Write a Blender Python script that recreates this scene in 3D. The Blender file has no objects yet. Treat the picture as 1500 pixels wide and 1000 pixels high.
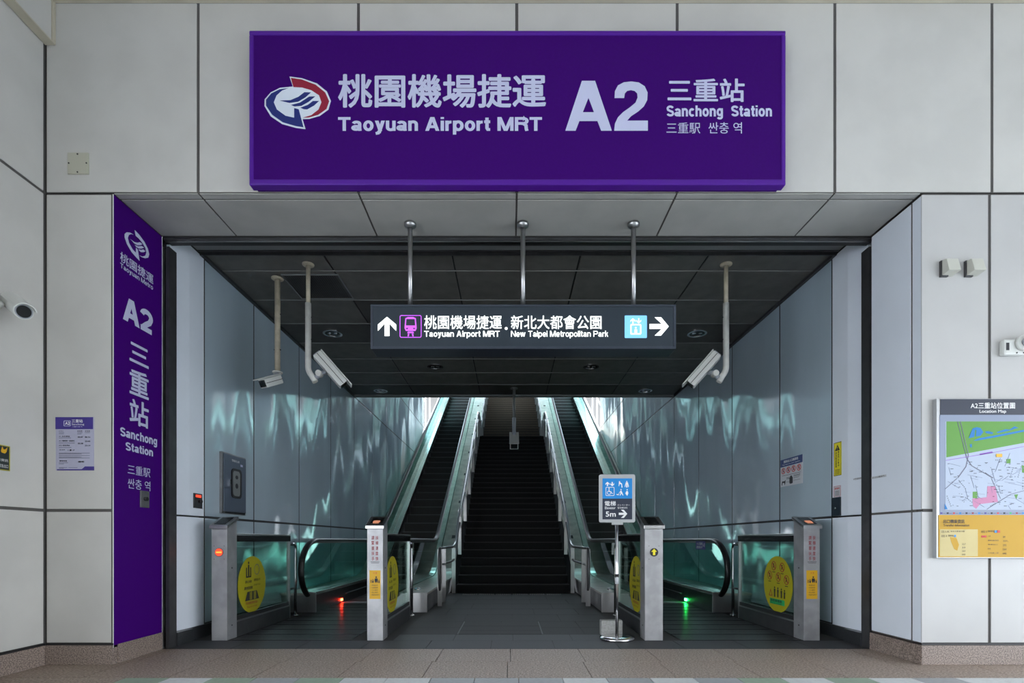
import bpy, math, random
from mathutils import Vector
random.seed(7)
SC = bpy.context.scene
COL = SC.collection

# ------------------------------------------------------------------ camera, world, exposure
F = 770.0; CX = 747.0; CY = 791.0          # focal length and optical centre in pixels of the 1500x1000 photo
cam = bpy.data.objects.new('camera', bpy.data.cameras.new('camera')); COL.objects.link(cam)
cam.location = (0, 0, 1.0); cam.rotation_euler = (math.pi/2, 0, 0)
cam.data.sensor_width = 36; cam.data.lens = F*36/1500
cam.data.shift_x = 0.002; cam.data.shift_y = 0.194
cam.data.clip_start = .05
SC.camera = cam
w = bpy.data.worlds.new('sky'); SC.world = w; w.use_nodes = True
nt = w.node_tree; bg = nt.nodes['Background']
tc = nt.nodes.new('ShaderNodeTexCoord'); sp = nt.nodes.new('ShaderNodeSeparateXYZ'); cr = nt.nodes.new('ShaderNodeValToRGB')
nt.links.new(tc.outputs['Generated'], sp.inputs[0]); nt.links.new(sp.outputs['Z'], cr.inputs[0]); nt.links.new(cr.outputs[0], bg.inputs[0])
cr.color_ramp.elements[0].position = 0.0; cr.color_ramp.elements[0].color = (.86, .90, .95, 1)
cr.color_ramp.elements[1].position = .8; cr.color_ramp.elements[1].color = (.55, .68, .88, 1)
bg.inputs[1].default_value = 2.0
sun = bpy.data.objects.new('sun', bpy.data.lights.new('sun', 'SUN')); COL.objects.link(sun)
sun.data.energy = 2.5; sun.data.angle = .02; sun.data.color = (1, .96, .90); sun.rotation_euler = (math.radians(-24), math.radians(8), 0)
SC.view_settings.view_transform = 'Standard'; SC.view_settings.look = 'None'
SC.view_settings.exposure = 2.25; SC.view_settings.gamma = 1; SC.view_settings.use_curve_mapping = False
try:
    SC.cycles.use_denoising = True
except Exception:
    pass

# ------------------------------------------------------------------ materials
M = {}
def mat(name, col, rough=.5, metal=0, emit=None, es=1, noise=0, nscale=20, bump=0, bscale=5, bdist=.01, spec=.5, stretch=None, col2=None):
    m = bpy.data.materials.new(name); m.use_nodes = True
    t = m.node_tree; b = t.nodes['Principled BSDF']
    b.inputs['Base Color'].default_value = (*col, 1); b.inputs['Roughness'].default_value = rough
    b.inputs['Metallic'].default_value = metal
    b.inputs['Specular IOR Level'].default_value = spec
    if emit:
        b.inputs['Emission Color'].default_value = (*emit, 1); b.inputs['Emission Strength'].default_value = es
    if noise or col2 or bump:
        g = t.nodes.new('ShaderNodeNewGeometry'); src = g.outputs['Position']
        if stretch:
            mp = t.nodes.new('ShaderNodeVectorMath'); mp.operation = 'MULTIPLY'; mp.inputs[1].default_value = stretch
            t.links.new(src, mp.inputs[0]); src = mp.outputs[0]
    if noise or col2:
        n = t.nodes.new('ShaderNodeTexNoise'); n.inputs['Scale'].default_value = nscale; n.inputs['Detail'].default_value = 4
        r = t.nodes.new('ShaderNodeValToRGB'); t.links.new(src, n.inputs['Vector']); t.links.new(n.outputs[0], r.inputs[0])
        c2 = col2 or tuple(c*(1-noise) for c in col)
        r.color_ramp.elements[0].position = .38; r.color_ramp.elements[0].color = (*c2, 1)
        r.color_ramp.elements[1].position = .62; r.color_ramp.elements[1].color = (*col, 1)
        t.links.new(r.outputs[0], b.inputs['Base Color'])
    if bump:
        n = t.nodes.new('ShaderNodeTexNoise'); n.inputs['Scale'].default_value = bscale; n.inputs['Detail'].default_value = 1.5
        t.links.new(src, n.inputs['Vector'])
        bp = t.nodes.new('ShaderNodeBump'); bp.inputs['Strength'].default_value = bump; bp.inputs['Distance'].default_value = bdist
        t.links.new(n.outputs[0], bp.inputs['Height']); t.links.new(bp.outputs[0], b.inputs['Normal'])
    M[name] = m; return m
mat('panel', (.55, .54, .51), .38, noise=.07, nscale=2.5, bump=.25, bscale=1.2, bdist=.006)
mat('panel_right', (.47, .465, .455), .38, noise=.05, nscale=2.5, bump=.25, bscale=1.2, bdist=.006)  # copy of panel, its colour darkened to offset strong light on the right wall
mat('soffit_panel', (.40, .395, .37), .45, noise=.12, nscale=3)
mat('joint', (.09, .085, .08), .8)
mat('joint_dark', (.02, .022, .024), .8)
mat('cream', (.50, .46, .36), .5, noise=.1, nscale=4)
mat('fold_and_lit_reveal', (.74, .79, .86), .4, noise=.04, nscale=2)
mat('shaft_panel', (.46, .56, .63), .10, .08, spec=1.0, noise=.05, nscale=1.5, bump=1.0, bscale=.45, bdist=.17, stretch=(1, 1.5, .5))
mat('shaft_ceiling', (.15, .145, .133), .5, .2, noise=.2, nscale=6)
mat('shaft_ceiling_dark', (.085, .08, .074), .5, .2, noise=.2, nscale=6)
mat('joint_light', (.26, .26, .25), .5)
mat('beam_grey', (.18, .19, .19), .45)
mat('granite_pink', (.47, .37, .30), .5, col2=(.19, .145, .115), nscale=70)
mat('granite_base', (.36, .285, .245), .45, col2=(.115, .09, .075), nscale=110)
mat('granite_dark', (.035, .038, .042), .3, noise=.3, nscale=60)
mat('floor_blue', (.045, .045, .05), .55, spec=.3, noise=.25, nscale=80)
mat('floor_dark', (.030, .029, .027), .6, spec=.2, noise=.3, nscale=60)
mat('floor_joint', (.03, .028, .026), .8)
mat('tile_white', (.66, .68, .68), .5, noise=.1, nscale=30)
mat('tile_green', (.32, .42, .32), .5, noise=.1, nscale=30)
mat('tile_grey', (.38, .40, .42), .5, noise=.1, nscale=30)
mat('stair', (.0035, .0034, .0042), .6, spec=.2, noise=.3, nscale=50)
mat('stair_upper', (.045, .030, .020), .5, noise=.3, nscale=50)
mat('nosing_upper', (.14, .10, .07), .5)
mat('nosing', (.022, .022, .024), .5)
mat('stud', (.30, .28, .25), .4)
mat('bollard_steel', (.42, .42, .43), .42, .55, noise=.2, nscale=7)
mat('steel', (.42, .42, .42), .28, .95, noise=.08, nscale=8, stretch=(20, 20, 1))
mat('steel_dull', (.30, .295, .30), .42, .8, noise=.25, nscale=7)
mat('steel_dark', (.10, .10, .105), .4, .7, noise=.2, nscale=8)
mat('deck_steel', (.66, .64, .57), .28, .35, noise=.22, nscale=5)
mat('deck_bright', (.82, .80, .76), .2, .9)
mat('chrome', (.75, .75, .76), .12, 1)
mat('black', (.012, .012, .013), .45)
mat('rubber', (.010, .010, .011), .35)
mat('black_gloss', (.010, .011, .012), .15)
mat('step_lip', (.17, .18, .19), .5, .3)
mat('step_metal', (.022, .024, .026), .4, .5)
mat('step_riser', (.010, .010, .011), .5)
mat('skirt', (.03, .03, .032), .3, .5)
mat('cladding', (.04, .11, .11), .25, .3)
mat('ribbed', (.06, .06, .062), .28, .8, noise=.25, nscale=12)
mat('purple', (.040, .0005, .135), .6, spec=.1, noise=.05, nscale=40)
mat('purple_rim', (.075, .008, .26), .4, spec=.3)
mat('banner_purple', (.045, .0005, .15), .6, spec=.1)
mat('letter', (.52, .54, .72), .5)
mat('letter_white', (.80, .80, .80), .5)
mat('emblem_white', (.66, .72, .80), .5)
mat('navy', (.006, .018, .16), .5)
mat('crimson', (.27, .005, .03), .5)
mat('sign_face', (.013, .024, .036), .35)
mat('sign_frame', (.045, .055, .075), .35, .5)
mat('glow_white', (.9, .9, .9), .5, emit=(.93, 1, .93), es=.32)
mat('glow_purple', (.5, .1, .7), .5, emit=(.45, .08, .72), es=.2)
mat('glow_blue', (.1, .3, .5), .5, emit=(.18, .48, 1), es=.22)
mat('glow_paleblue', (.6, .8, .9), .5, emit=(.72, .90, 1), es=.26)
mat('glow_red', (.9, .05, .02), .5, emit=(1, .03, .01), es=12)
mat('glow_green', (.05, .9, .2), .5, emit=(.02, 1, .12), es=18)
mat('led_red', (.9, .05, .02), .5, emit=(1, .05, .02), es=.35)
mat('led_orange', (.9, .3, .05), .5, emit=(1, .35, .03), es=.35)
mat('display', (.5, .2, .1), .5, emit=(.9, .35, .2), es=.10)
mat('camera_white', (.62, .63, .60), .35)
mat('camera_grey', (.30, .32, .35), .4)
mat('pole_beige', (.50, .44, .33), .5, noise=.2, nscale=15)
mat('pole_white', (.62, .62, .58), .45, noise=.1, nscale=15)
mat('plate_beige', (.47, .46, .37), .5)
mat('bracket_beige', (.50, .50, .44), .5)
mat('paper', (.42, .42, .54), .6)
mat('paper_white', (.55, .57, .60), .5)
mat('ink', (.02, .02, .025), .6)
mat('ink_grey', (.16, .16, .22), .6)
mat('poster_blue', (.05, .03, .24), .5)
mat('yellow', (.68, .38, .006), .5)
mat('yellow_bright', (.80, .70, .02), .5)
mat('sticker_yellow', (.40, .36, .008), .45)
mat('sticker_green', (.02, .42, .12), .45)
mat('red', (.55, .03, .03), .5)
mat('maroon', (.28, .02, .03), .5)
mat('blue', (.0, .22, .60), .5)
mat('notice_blue', (.015, .04, .16), .5)
mat('box_blue', (.10, .125, .17), .4, .3)
mat('map_header', (.013, .02, .042), .5)
mat('map_frame', (.22, .26, .36), .5)
mat('map_land', (.40, .46, .57), .6)
mat('map_green', (.10, .28, .04), .6)
mat('map_water', (.006, .17, .46), .6)
mat('map_pink', (.50, .20, .34), .6)
mat('map_yellow', (.50, .28, .004), .6)
mat('map_line', (.20, .22, .32), .6)
mat('map_purple', (.28, .10, .52), .6)
mat('map_paleyellow', (.55, .45, .20), .6)
mat('alu', (.42, .43, .44), .35, .4)
mat('stone_block', (.36, .36, .34), .8, noise=.2, nscale=40)
mat('dark_sign', (.01, .02, .02), .4)
mat('white_steel', (.70, .70, .68), .4)

def glass(name, tint, gl=.10, rough=.03):
    m = bpy.data.materials.new(name); m.use_nodes = True; t = m.node_tree
    t.nodes.remove(t.nodes['Principled BSDF'])
    out = t.nodes['Material Output']
    a = t.nodes.new('ShaderNodeBsdfTransparent'); a.inputs[0].default_value = (*tint, 1)
    g = t.nodes.new('ShaderNodeBsdfGlossy'); g.inputs['Roughness'].default_value = rough; g.inputs[0].default_value = (.9, 1, .97, 1)
    fr = t.nodes.new('ShaderNodeFresnel'); fr.inputs[0].default_value = 1.5
    ge = t.nodes.new('ShaderNodeNewGeometry'); mr = t.nodes.new('ShaderNodeMapRange')
    mr.inputs['To Min'].default_value = 1.5; mr.inputs['To Max'].default_value = 1/1.5
    t.links.new(ge.outputs['Backfacing'], mr.inputs['Value']); t.links.new(mr.outputs[0], fr.inputs[0])
    mx = t.nodes.new('ShaderNodeMixShader')
    t.links.new(fr.outputs[0], mx.inputs[0]); t.links.new(a.outputs[0], mx.inputs[1]); t.links.new(g.outputs[0], mx.inputs[2])
    t.links.new(mx.outputs[0], out.inputs[0]); M[name] = m
glass('glass', (.80, .90, .86))
glass('glass_green', (.42, .76, .68))

# ------------------------------------------------------------------ mesh helpers
class MB:
    def __init__(s): s.v = []; s.f = []; s.m = []; s.sm = []
    def face(s, pts, mi=0):
        n = len(s.v); s.v += [tuple(p) for p in pts]; s.f.append(tuple(range(n, n+len(pts)))); s.m.append(mi); s.sm.append(False)
    def hexa(s, p, mi=0):       # p: 8 points, bottom ring then top ring
        n = len(s.v); s.v += [tuple(q) for q in p]
        for f in ((3, 2, 1, 0), (4, 5, 6, 7), (0, 1, 5, 4), (1, 2, 6, 5), (2, 3, 7, 6), (3, 0, 4, 7)):
            s.f.append(tuple(n+i for i in f)); s.m.append(mi); s.sm.append(False)
        return s
    def box(s, x0, x1, y0, y1, z0, z1, mi=0):
        return s.hexa([(x0, y0, z0), (x1, y0, z0), (x1, y1, z0), (x0, y1, z0), (x0, y0, z1), (x1, y0, z1), (x1, y1, z1), (x0, y1, z1)], mi)
    def prism(s, pts, fr, h0, h1, mi=0):    # polygon in frame, extruded along its normal
        n = len(s.v); k = len(pts)
        s.v += [fr(a, b, h0) for a, b in pts] + [fr(a, b, h1) for a, b in pts]
        s.f.append(tuple(range(n+k, n+2*k))); s.m.append(mi); s.sm.append(False)
        s.f.append(tuple(reversed(range(n, n+k)))); s.m.append(mi); s.sm.append(False)
        for i in range(k):
            j = (i+1) % k; s.f.append((n+i, n+j, n+k+j, n+k+i)); s.m.append(mi); s.sm.append(False)
        return s
    def tube(s, pts, r, seg=12, mi=0, caps=True, r2=None):
        pts = [Vector(p) for p in pts]; n0 = len(s.v); k = len(pts)
        up = None
        for i, p in enumerate(pts):
            d = (pts[min(i+1, k-1)] - pts[max(i-1, 0)]).normalized()
            if up is None:
                up = Vector((0, 0, 1)) if abs(d.z) < .9 else Vector((0, 1, 0))
            a = d.cross(up).normalized(); b = a.cross(d).normalized(); up = b
            rr = r if not isinstance(r, (list, tuple)) else r[i]
            rb = rr if r2 is None else r2
            for q in range(seg):
                t = 2*math.pi*q/seg; s.v.append(tuple(p + a*rr*math.cos(t) + b*rb*math.sin(t)))
        for i in range(k-1):
            for q in range(seg):
                q2 = (q+1) % seg
                s.f.append((n0+i*seg+q, n0+i*seg+q2, n0+(i+1)*seg+q2, n0+(i+1)*seg+q)); s.m.append(mi); s.sm.append(True)
        if caps:
            s.f.append(tuple(reversed(range(n0, n0+seg)))); s.m.append(mi); s.sm.append(False)
            s.f.append(tuple(range(n0+(k-1)*seg, n0+k*seg))); s.m.append(mi); s.sm.append(False)
        return s
    def build(s, name, mats, parent=None, bevel=0):
        me = bpy.data.meshes.new(name); me.from_pydata(s.v, [], s.f)
        if not isinstance(mats, (list, tuple)): mats = [mats]
        for x in mats: me.materials.append(M[x])
        me.polygons.foreach_set('material_index', s.m); me.polygons.foreach_set('use_smooth', s.sm)
        me.update()
        o = bpy.data.objects.new(name, me); COL.objects.link(o)
        if parent is not None: o.parent = parent
        if bevel:
            b = o.modifiers.new('bevel', 'BEVEL'); b.width = bevel; b.segments = 2; b.limit_method = 'ANGLE'
        return o
def link(name, me, parent=None):
    o = bpy.data.objects.new(name, me); COL.objects.link(o); o.parent = parent; return o
def tag(o, label=None, cat=None, group=None, kind=None):
    if label: o['label'] = label
    if cat: o['category'] = cat
    if group: o['group'] = group
    if kind: o['kind'] = kind
    return o
def thing(name, label, cat, group=None, kind=None):
    o = bpy.data.objects.new(name, None); COL.objects.link(o); o.empty_display_size = .1
    return tag(o, label, cat, group, kind)
def frame(o, r, u):
    o = Vector(o); r = Vector(r); u = Vector(u); n = r.cross(u)
    def f(a, b, h=0): return tuple(o + r*a + u*b + n*h)
    return f
def front(y): return frame((0, y, 0), (1, 0, 0), (0, 0, 1))        # faces the viewer (-Y); u=X v=Z
def facing_right(x): return frame((x, 0, 0), (0, 1, 0), (0, 0, 1))  # on a left-hand wall; u=Y v=Z
def facing_left(x): return frame((x, 0, 0), (0, -1, 0), (0, 0, 1))  # on a right-hand wall; u=-Y v=Z
def at(px, py, d): return ((px-CX)*d/F, d, 1+(CY-py)*d/F)           # the place at depth d seen at a pixel
def rect(a0, b0, a1, b1): return [(a0, b0), (a1, b0), (a1, b1), (a0, b1)]
def ell(cx, cy, rx, ry, n=28): return [(cx+rx*math.cos(2*math.pi*i/n), cy+ry*math.sin(2*math.pi*i/n)) for i in range(n)]
def rrect(a0, b0, a1, b1, r, n=5):
    p = []
    for cx, cy, s in ((a1-r, b1-r, 0), (a0+r, b1-r, 1), (a0+r, b0+r, 2), (a1-r, b0+r, 3)):
        for i in range(n+1):
            t = math.pi/2*(s+i/n); p.append((cx+r*math.cos(t), cy+r*math.sin(t)))
    return p
def flat(name, fr, pts, h, m, parent, t=.0012):
    return MB().prism(pts, fr, h-t, h).build(name, m, parent)
def flats(name, fr, plist, h, m, parent, t=.0012):
    b = MB()
    for p in plist: b.prism(p, fr, h-t, h)
    return b.build(name, m, parent)
def ringpoly(mb, fr, outer, inner, h, t=.0012):
    k = len(outer)
    for i in range(k):
        j = (i+1) % k
        mb.prism([outer[i], outer[j], inner[j], inner[i]], fr, h-t, h)
def text(fr, body, a0, b0, a1, b1, h, m, parent, bold=0.0, name='lettering', res=3):
    c = bpy.data.curves.new('t', 'FONT'); c.body = body; c.size = 1; c.resolution_u = res
    o = bpy.data.objects.new('t', c); COL.objects.link(o)
    dg = bpy.context.evaluated_depsgraph_get(); dg.update()
    me = bpy.data.meshes.new_from_object(o.evaluated_get(dg))
    bpy.data.objects.remove(o)
    co = [(v.co.x, v.co.y) for v in me.vertices]; fa = [tuple(p.vertices) for p in me.polygons]
    bpy.data.meshes.remove(me)
    return fit2d(fr, co, fa, a0, b0, a1, b1, h, m, parent, bold, name)
def fit2d(fr, co, fa, a0, b0, a1, b1, h, m, parent, bold=0, name='lettering', lv=None):
    """fit flat artwork to a rectangle; bold thickens it with shifted copies"""
    if not co: return None
    x0 = min(p[0] for p in co)-bold; x1 = max(p[0] for p in co)+bold; y0 = min(p[1] for p in co)-bold; y1 = max(p[1] for p in co)+bold
    vs = []; fs_ = []
    sh = [(0, 0)] if not bold else [(bold*math.cos(q*math.pi/4), bold*math.sin(q*math.pi/4)) for q in range(8)]
    if bold and bold < .012: sh = [(bold, bold), (-bold, bold), (bold, -bold), (-bold, -bold)]
    for si, (dx, dy) in enumerate(sh):
        n = len(vs)
        vs += [fr(a0+(x+dx-x0)/(x1-x0)*(a1-a0), b0+(y+dy-y0)/(y1-y0)*(b1-b0), h+si*.00012+(lv[i_]*.00012 if lv else 0)) for i_, (x, y) in enumerate(co)]
        fs_ += [tuple(n+i for i in f_) for f_ in fa]
    me = bpy.data.meshes.new(name); me.from_pydata(vs, [], fs_); me.materials.append(M[m])
    return link(name, me, parent)

# a plain bold grotesque drawn as strokes (capital height 1)
def _arc(cx, cy, rx, ry, a, b, n=10):
    return [(cx+rx*math.cos(math.radians(a+(b-a)*i/n)), cy+ry*math.sin(math.radians(a+(b-a)*i/n))) for i in range(n+1)]
def glyph(c, w):
    h = w/2; X = .74; S = []; Q = []          # S strokes, Q horizontally cut diagonals (x0,y0,x1,y1)
    if c == 'T': S = [[(0, 1-h), (.74, 1-h)], [(.37, 0), (.37, 1-h)]]; W = .74
    elif c == 'A': Q = [(0, 0, .30, 1), (.62, 0, .32, 1)]; S = [[(.2, .30), (.64, .30)]]; W = .84
    elif c == 'M': S = [[(h, 0), (h, 1)], [(.96-h, 0), (.96-h, 1)]]; Q = [(.38, 0, .02, 1), (.38, 0, .74, 1)]; W = .96
    elif c == 'N': S = [[(h, 0), (h, 1)], [(.8-h, 0), (.8-h, 1)]]; Q = [(.8-w*1.15, 0, 0, 1)]; W = .8
    elif c == 'R': S = [[(h, 0), (h, 1)], [(h, 1-h), (.5, 1-h)]+_arc(.5, .72, .22, .28-h, 90, -90)+[(.5, .44+h), (h, .44+h)], [(.52, .5), (.66, .40), (.68, .15), (.72, 0)]]; W = .8
    elif c == 'P': S = [[(h, 0), (h, 1)], [(h, 1-h), (.48, 1-h)]+_arc(.48, .70, .22, .30-h, 90, -90)+[(.48, .40+h), (h, .40+h)]]; W = .76
    elif c == 'S': S = [_arc(.35, .73, .25, .27-h, 15, 180, 9)+[(.14, .60), (.35, .50), (.56, .42)]+_arc(.36, .27, .26, .27-h, 20, -170, 10)]; W = .7
    elif c == '2': S = [_arc(.33, .68, .25, .32-h, 172, -12, 12)+[(.50, .48), (.30, .32), (.14, .16), (.11, h)], [(0, h), (.62, h)]]; W = .66
    elif c == 'a': S = [_arc(.28, .50, .19, .24-h, 165, 0, 9)+[(.47, .2), (.49, 0)], _arc(.26, .215, .19, .215-h, 0, 360, 16)]; W = .6
    elif c == 'o': S = [_arc(.31, .37, .31-h, .39-h, 0, 360, 20)]; W = .62
    elif c == 'e': S = [[(.1, .37), (.5, .37)]+_arc(.31, .37, .31-h, .39-h, 8, 318, 16)]; W = .6
    elif c == 'c': S = [_arc(.31, .37, .31-h, .39-h, 45, 315, 16)]; W = .57
    elif c == 'u': S = [[(h, X), (h, .28)]+_arc(.29, .25, .29-h, .27-h, 180, 340, 9), [(.58-h, X), (.58-h, 0)]]; W = .58
    elif c == 'n': S = [[(h, 0), (h, X)], _arc(.29, .48, .29-h, .28-h, 160, 0, 9)+[(.58-h, 0)]]; W = .58
    elif c == 'h': S = [[(h, 0), (h, 1)], _arc(.29, .48, .29-h, .28-h, 160, 0, 9)+[(.58-h, 0)]]; W = .58
    elif c == 'r': S = [[(h, 0), (h, X)], _arc(.33, .45, .33-h, .29-h, 160, 80, 5)]; W = .38
    elif c == 'i': S = [[(h, 0), (h, X)], [(h, .86), (h, 1)]]; W = w
    elif c == 'l': S = [[(h, 0), (h, 1)]]; W = w
    elif c == 't': S = [[(.17, .96), (.17, .2), (.22, h), (.36, h)], [(0, X-h*.8), (.36, X-h*.8)]]; W = .36
    elif c == 'p': S = [[(h, -.27), (h, X)], _arc(.32, .37, .32-h, .39-h, 0, 360, 18)]; W = .63
    elif c == 'g': S = [_arc(.30, .39, .30-h, .37-h, 0, 360, 18), [(.6-h, X), (.6-h, -.02)]+_arc(.30, -.04, .30-h, .24-h, 0, -160, 8)]; W = .6
    elif c == 'y': Q = [(.22, 0, 0, X), (.13, -.18, .38, X)]; S = [[(.24, -.05), (.20, -.16), (.05, -.19)]]; W = .58
    elif c == 'w': Q = [(.16, 0, 0, X), (.16, 0, .34, X), (.54, 0, .34, X), (.54, 0, .70, X)]; W = .9
    elif c == 'k': S = [[(h, 0), (h, 1)]]; Q = [(.08, .30, .34, X), (.38, 0, .18, .45)]; W = .58
    else: return [], [], .28
    return S, Q, W
def grotesk(fr, body, a0, b0, a1, b1, h, m, parent, w=.20, sp=.075, name='lettering'):
    co = []; fa = []; lv = []; x = 0; lev = 0
    def quad(p):
        n = len(co); co.extend(p); lv.extend([lev]*4); fa.append((n, n+1, n+2, n+3))
    for c in body:
        S, Q, W = glyph(c, w)
        lev = 0
        for (xa, ya, xb, yb) in Q:
            lev += 1; quad([(x+xa, ya), (x+xa+w*1.1, ya), (x+xb+w*1.1, yb), (x+xb, yb)])
        for pl in S:
            lev += 1; k = len(pl); closed = math.hypot(pl[0][0]-pl[-1][0], pl[0][1]-pl[-1][1]) < 1e-6
            L = []
            for i in range(k):
                p0 = pl[i-1] if i else (pl[-2] if closed else None); p1 = pl[i+1] if i < k-1 else (pl[1] if closed else None)
                d0 = Vector((pl[i][0]-p0[0], pl[i][1]-p0[1])).normalized() if p0 else None
                d1 = Vector((p1[0]-pl[i][0], p1[1]-pl[i][1])).normalized() if p1 else None
                d0 = d0 or d1; d1 = d1 or d0; t_ = (d0+d1).normalized(); n_ = Vector((-t_.y, t_.x)); cs = max(.5, t_.dot(d0))
                L.append((pl[i][0]+n_.x*w/2/cs, pl[i][1]+n_.y*w/2/cs, pl[i][0]-n_.x*w/2/cs, pl[i][1]-n_.y*w/2/cs))
            for A_, B_ in zip(L, L[1:]): quad([(x+A_[0], A_[1]), (x+A_[2], A_[3]), (x+B_[2], B_[3]), (x+B_[0], B_[1])])
        x += W+sp
    return fit2d(fr, co, fa, a0, b0, a1, b1, h, m, parent, 0, name, lv)

XC = .06
YW = 4.23          # front wall face
YO = 4.85          # shutter plane
XL, XR = -3.18, 3.35
ZC = 3.95
TAN = math.tan(math.radians(30))

# ------------------------------------------------------------------ the outer walls
def panel_wall(name, fr, us, vs, pm, parent=None, gap=.024, th=.03, skip=(), back='joint', bt=.06, ext=None, bd=.008):
    """a backing sheet whose panels stand proud; the joints between them stay recessed"""
    if parent is None:
        u0, u1, v0, v1 = (us[0], us[-1], vs[0], vs[-1]) if ext is None else ext
        parent = MB().prism(rect(u0, v0, u1, v1), fr, -bt, -bd).build(name, back)
        tag(parent, kind='structure')
    for i in range(len(us)-1):
        for j in range(len(vs)-1):
            if (i, j) in skip: continue
            g = gap/2
            MB().prism(rect(us[i]+g, vs[j]+g, us[i+1]-g, vs[j+1]-g), fr, -th*.25, 0).build('panel', pm, parent, bevel=.002)
    return parent
ZS = 3.79; ZT = 5.33; ZJ = 1.24; ZB = .165
wf = panel_wall('wall_front', front(YW), [-3.74, -2.51, -1.22, .055, 1.346, 2.615, 3.88, 5.15, 6.4], [ZS, ZT], 'panel', back='joint', bt=.06, ext=(-3.74, 6.4, ZS+.01, ZT+.1))
panel_wall('wall_front_left', front(YW), [-3.74, -3.20], [ZB, ZJ, ZS], 'panel', bt=.06)
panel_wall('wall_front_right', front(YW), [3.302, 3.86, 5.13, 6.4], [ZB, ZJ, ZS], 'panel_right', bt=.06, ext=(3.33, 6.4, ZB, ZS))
panel_wall('wall_left', facing_right(-3.74), [2.0, 3.1, 4.226], [ZB, ZJ, ZS, ZT], 'panel', ext=(2.0, 4.30, 0, ZT+.1))
panel_wall('wall_reveal_left', facing_right(-3.20), [4.235, 4.83], [ZB, ZS-.005], 'panel', gap=.01)
panel_wall('wall_reveal_right', facing_left(3.315), [-4.83, -4.34, -4.222], [ZB, ZJ, ZS-.005], 'fold_and_lit_reveal', gap=.02, ext=(-4.83, -4.295, ZB, ZS-.005))  # same panelling as the front; paler colour stands in for brighter side light
tag(MB().box(-3.85, -3.26, YW+.062, 4.95, 0, ZS+.3).build('wall_core_left', 'joint_dark'), kind='structure')
tag(MB().box(3.43, 6.4, YW+.062, 4.95, 0, ZS+.3).build('wall_core_right', 'joint_dark'), kind='structure')
# granite skirting
b = MB().box(-3.74, -3.195, YW-.012, YW+.05, 0, ZB-.01); tag(b.build('baseboard_front_left', 'granite_base', bevel=.003), kind='structure')
b = MB().box(-3.79, -3.728, 2.0, YW-.014, 0, ZB-.01); tag(b.build('baseboard_left', 'granite_base', bevel=.003), kind='structure')
b = MB().box(-3.25, -3.19, YW+.052, 4.83, 0, ZB-.01); tag(b.build('baseboard_reveal_left', 'granite_base'), kind='structure')
b = MB().box(3.305, 6.4, YW-.012, YW+.05, 0, ZB-.01); tag(b.build('baseboard_front_right', 'granite_base', bevel=.003), kind='structure')
b = MB().box(3.305, 3.37, YW+.052, 4.83, 0, ZB-.01); tag(b.build('baseboard_reveal_right', 'granite_base'), kind='structure')
b = MB().box(-3.73, -3.19, YW-.004, YW-.001, ZB-.008, ZB+.008).box(3.31, 6.4, YW-.004, YW-.001, ZB-.008, ZB+.008).box(-3.738, -3.732, 2.0, YW-.01, ZB-.008, ZB+.01)
tag(b.build('trim_skirting', 'black'), kind='structure')
# soffit over the entrance
fs = frame((0, 0, ZS), (1, 0, 0), (0, -1, 0))          # faces down: u=X, v=-Y
so = MB().prism(rect(-3.25, -4.86, 3.37, -YW-.061), fs, -.05, -.008).build('soffit', 'joint'); tag(so, kind='structure'); tag(MB().box(-3.9, 6.4, 4.3, 4.95, ZS+.3, ZT+.1).build('wall_core_top', 'joint_dark'), kind='structure')
MB().box(-3.26, 3.38, 4.86, 4.97, ZS+.0, ZC+.4).build('lintel', 'joint_dark', so)
ux = [-3.2, -2.51, -1.22, .055, 1.346, 2.615, 3.315]
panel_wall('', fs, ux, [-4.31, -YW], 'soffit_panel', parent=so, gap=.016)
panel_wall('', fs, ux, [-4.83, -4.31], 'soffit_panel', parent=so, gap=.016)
# canopy ceiling above the forecourt and the bulkhead along the left wall
fc = frame((0, 0, ZT), (1, 0, 0), (0, -1, 0))
panel_wall('ceiling_canopy', fc, [-4.6, -3.74, -1.7, .34, 2.38, 4.42, 6.46, 8.5], [-4.12, -2.8, -1.4, 0, 1.4, 2.8, 4.2, 5.6, 7.0], 'panel')
BACK = tag(MB().box(-4.6, 8.5, -7.3, -7.0, 0, ZT).build('wall_light_block', 'panel'), kind='structure')  # unseen wall, added to cut the light arriving from behind the camera
tag(MB().box(-3.74, 6.4, 4.12, 4.228, ZT-.012, ZT+.02).build('trim_ceiling', 'cream'), kind='structure')
b = MB().box(-3.735, -3.665, 2.0, YW-.03, 4.99, ZT-.02, 0)
bh = tag(b.build('trim_bulkhead', 'panel'), kind='structure')
MB().box(-3.735, -3.655, 2.0, YW-.004, 4.978, 4.99).build('bottom_strip', 'cream', bh)
MB().box(-3.69, -3.652, YW-.03, YW-.003, 4.985, ZT-.015).build('end_strip', 'cream', bh)

tag(MB().box(-4.8, -4.6, -7.0, 2.0, 3.1, ZT+.1).box(8.5, 8.7, -7.0, 4.2, 2.9, ZT+.1).build('trim_light_baffle', 'panel'), kind='structure')  # unseen drop edges, added to hold high side light off the upper panels
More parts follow.
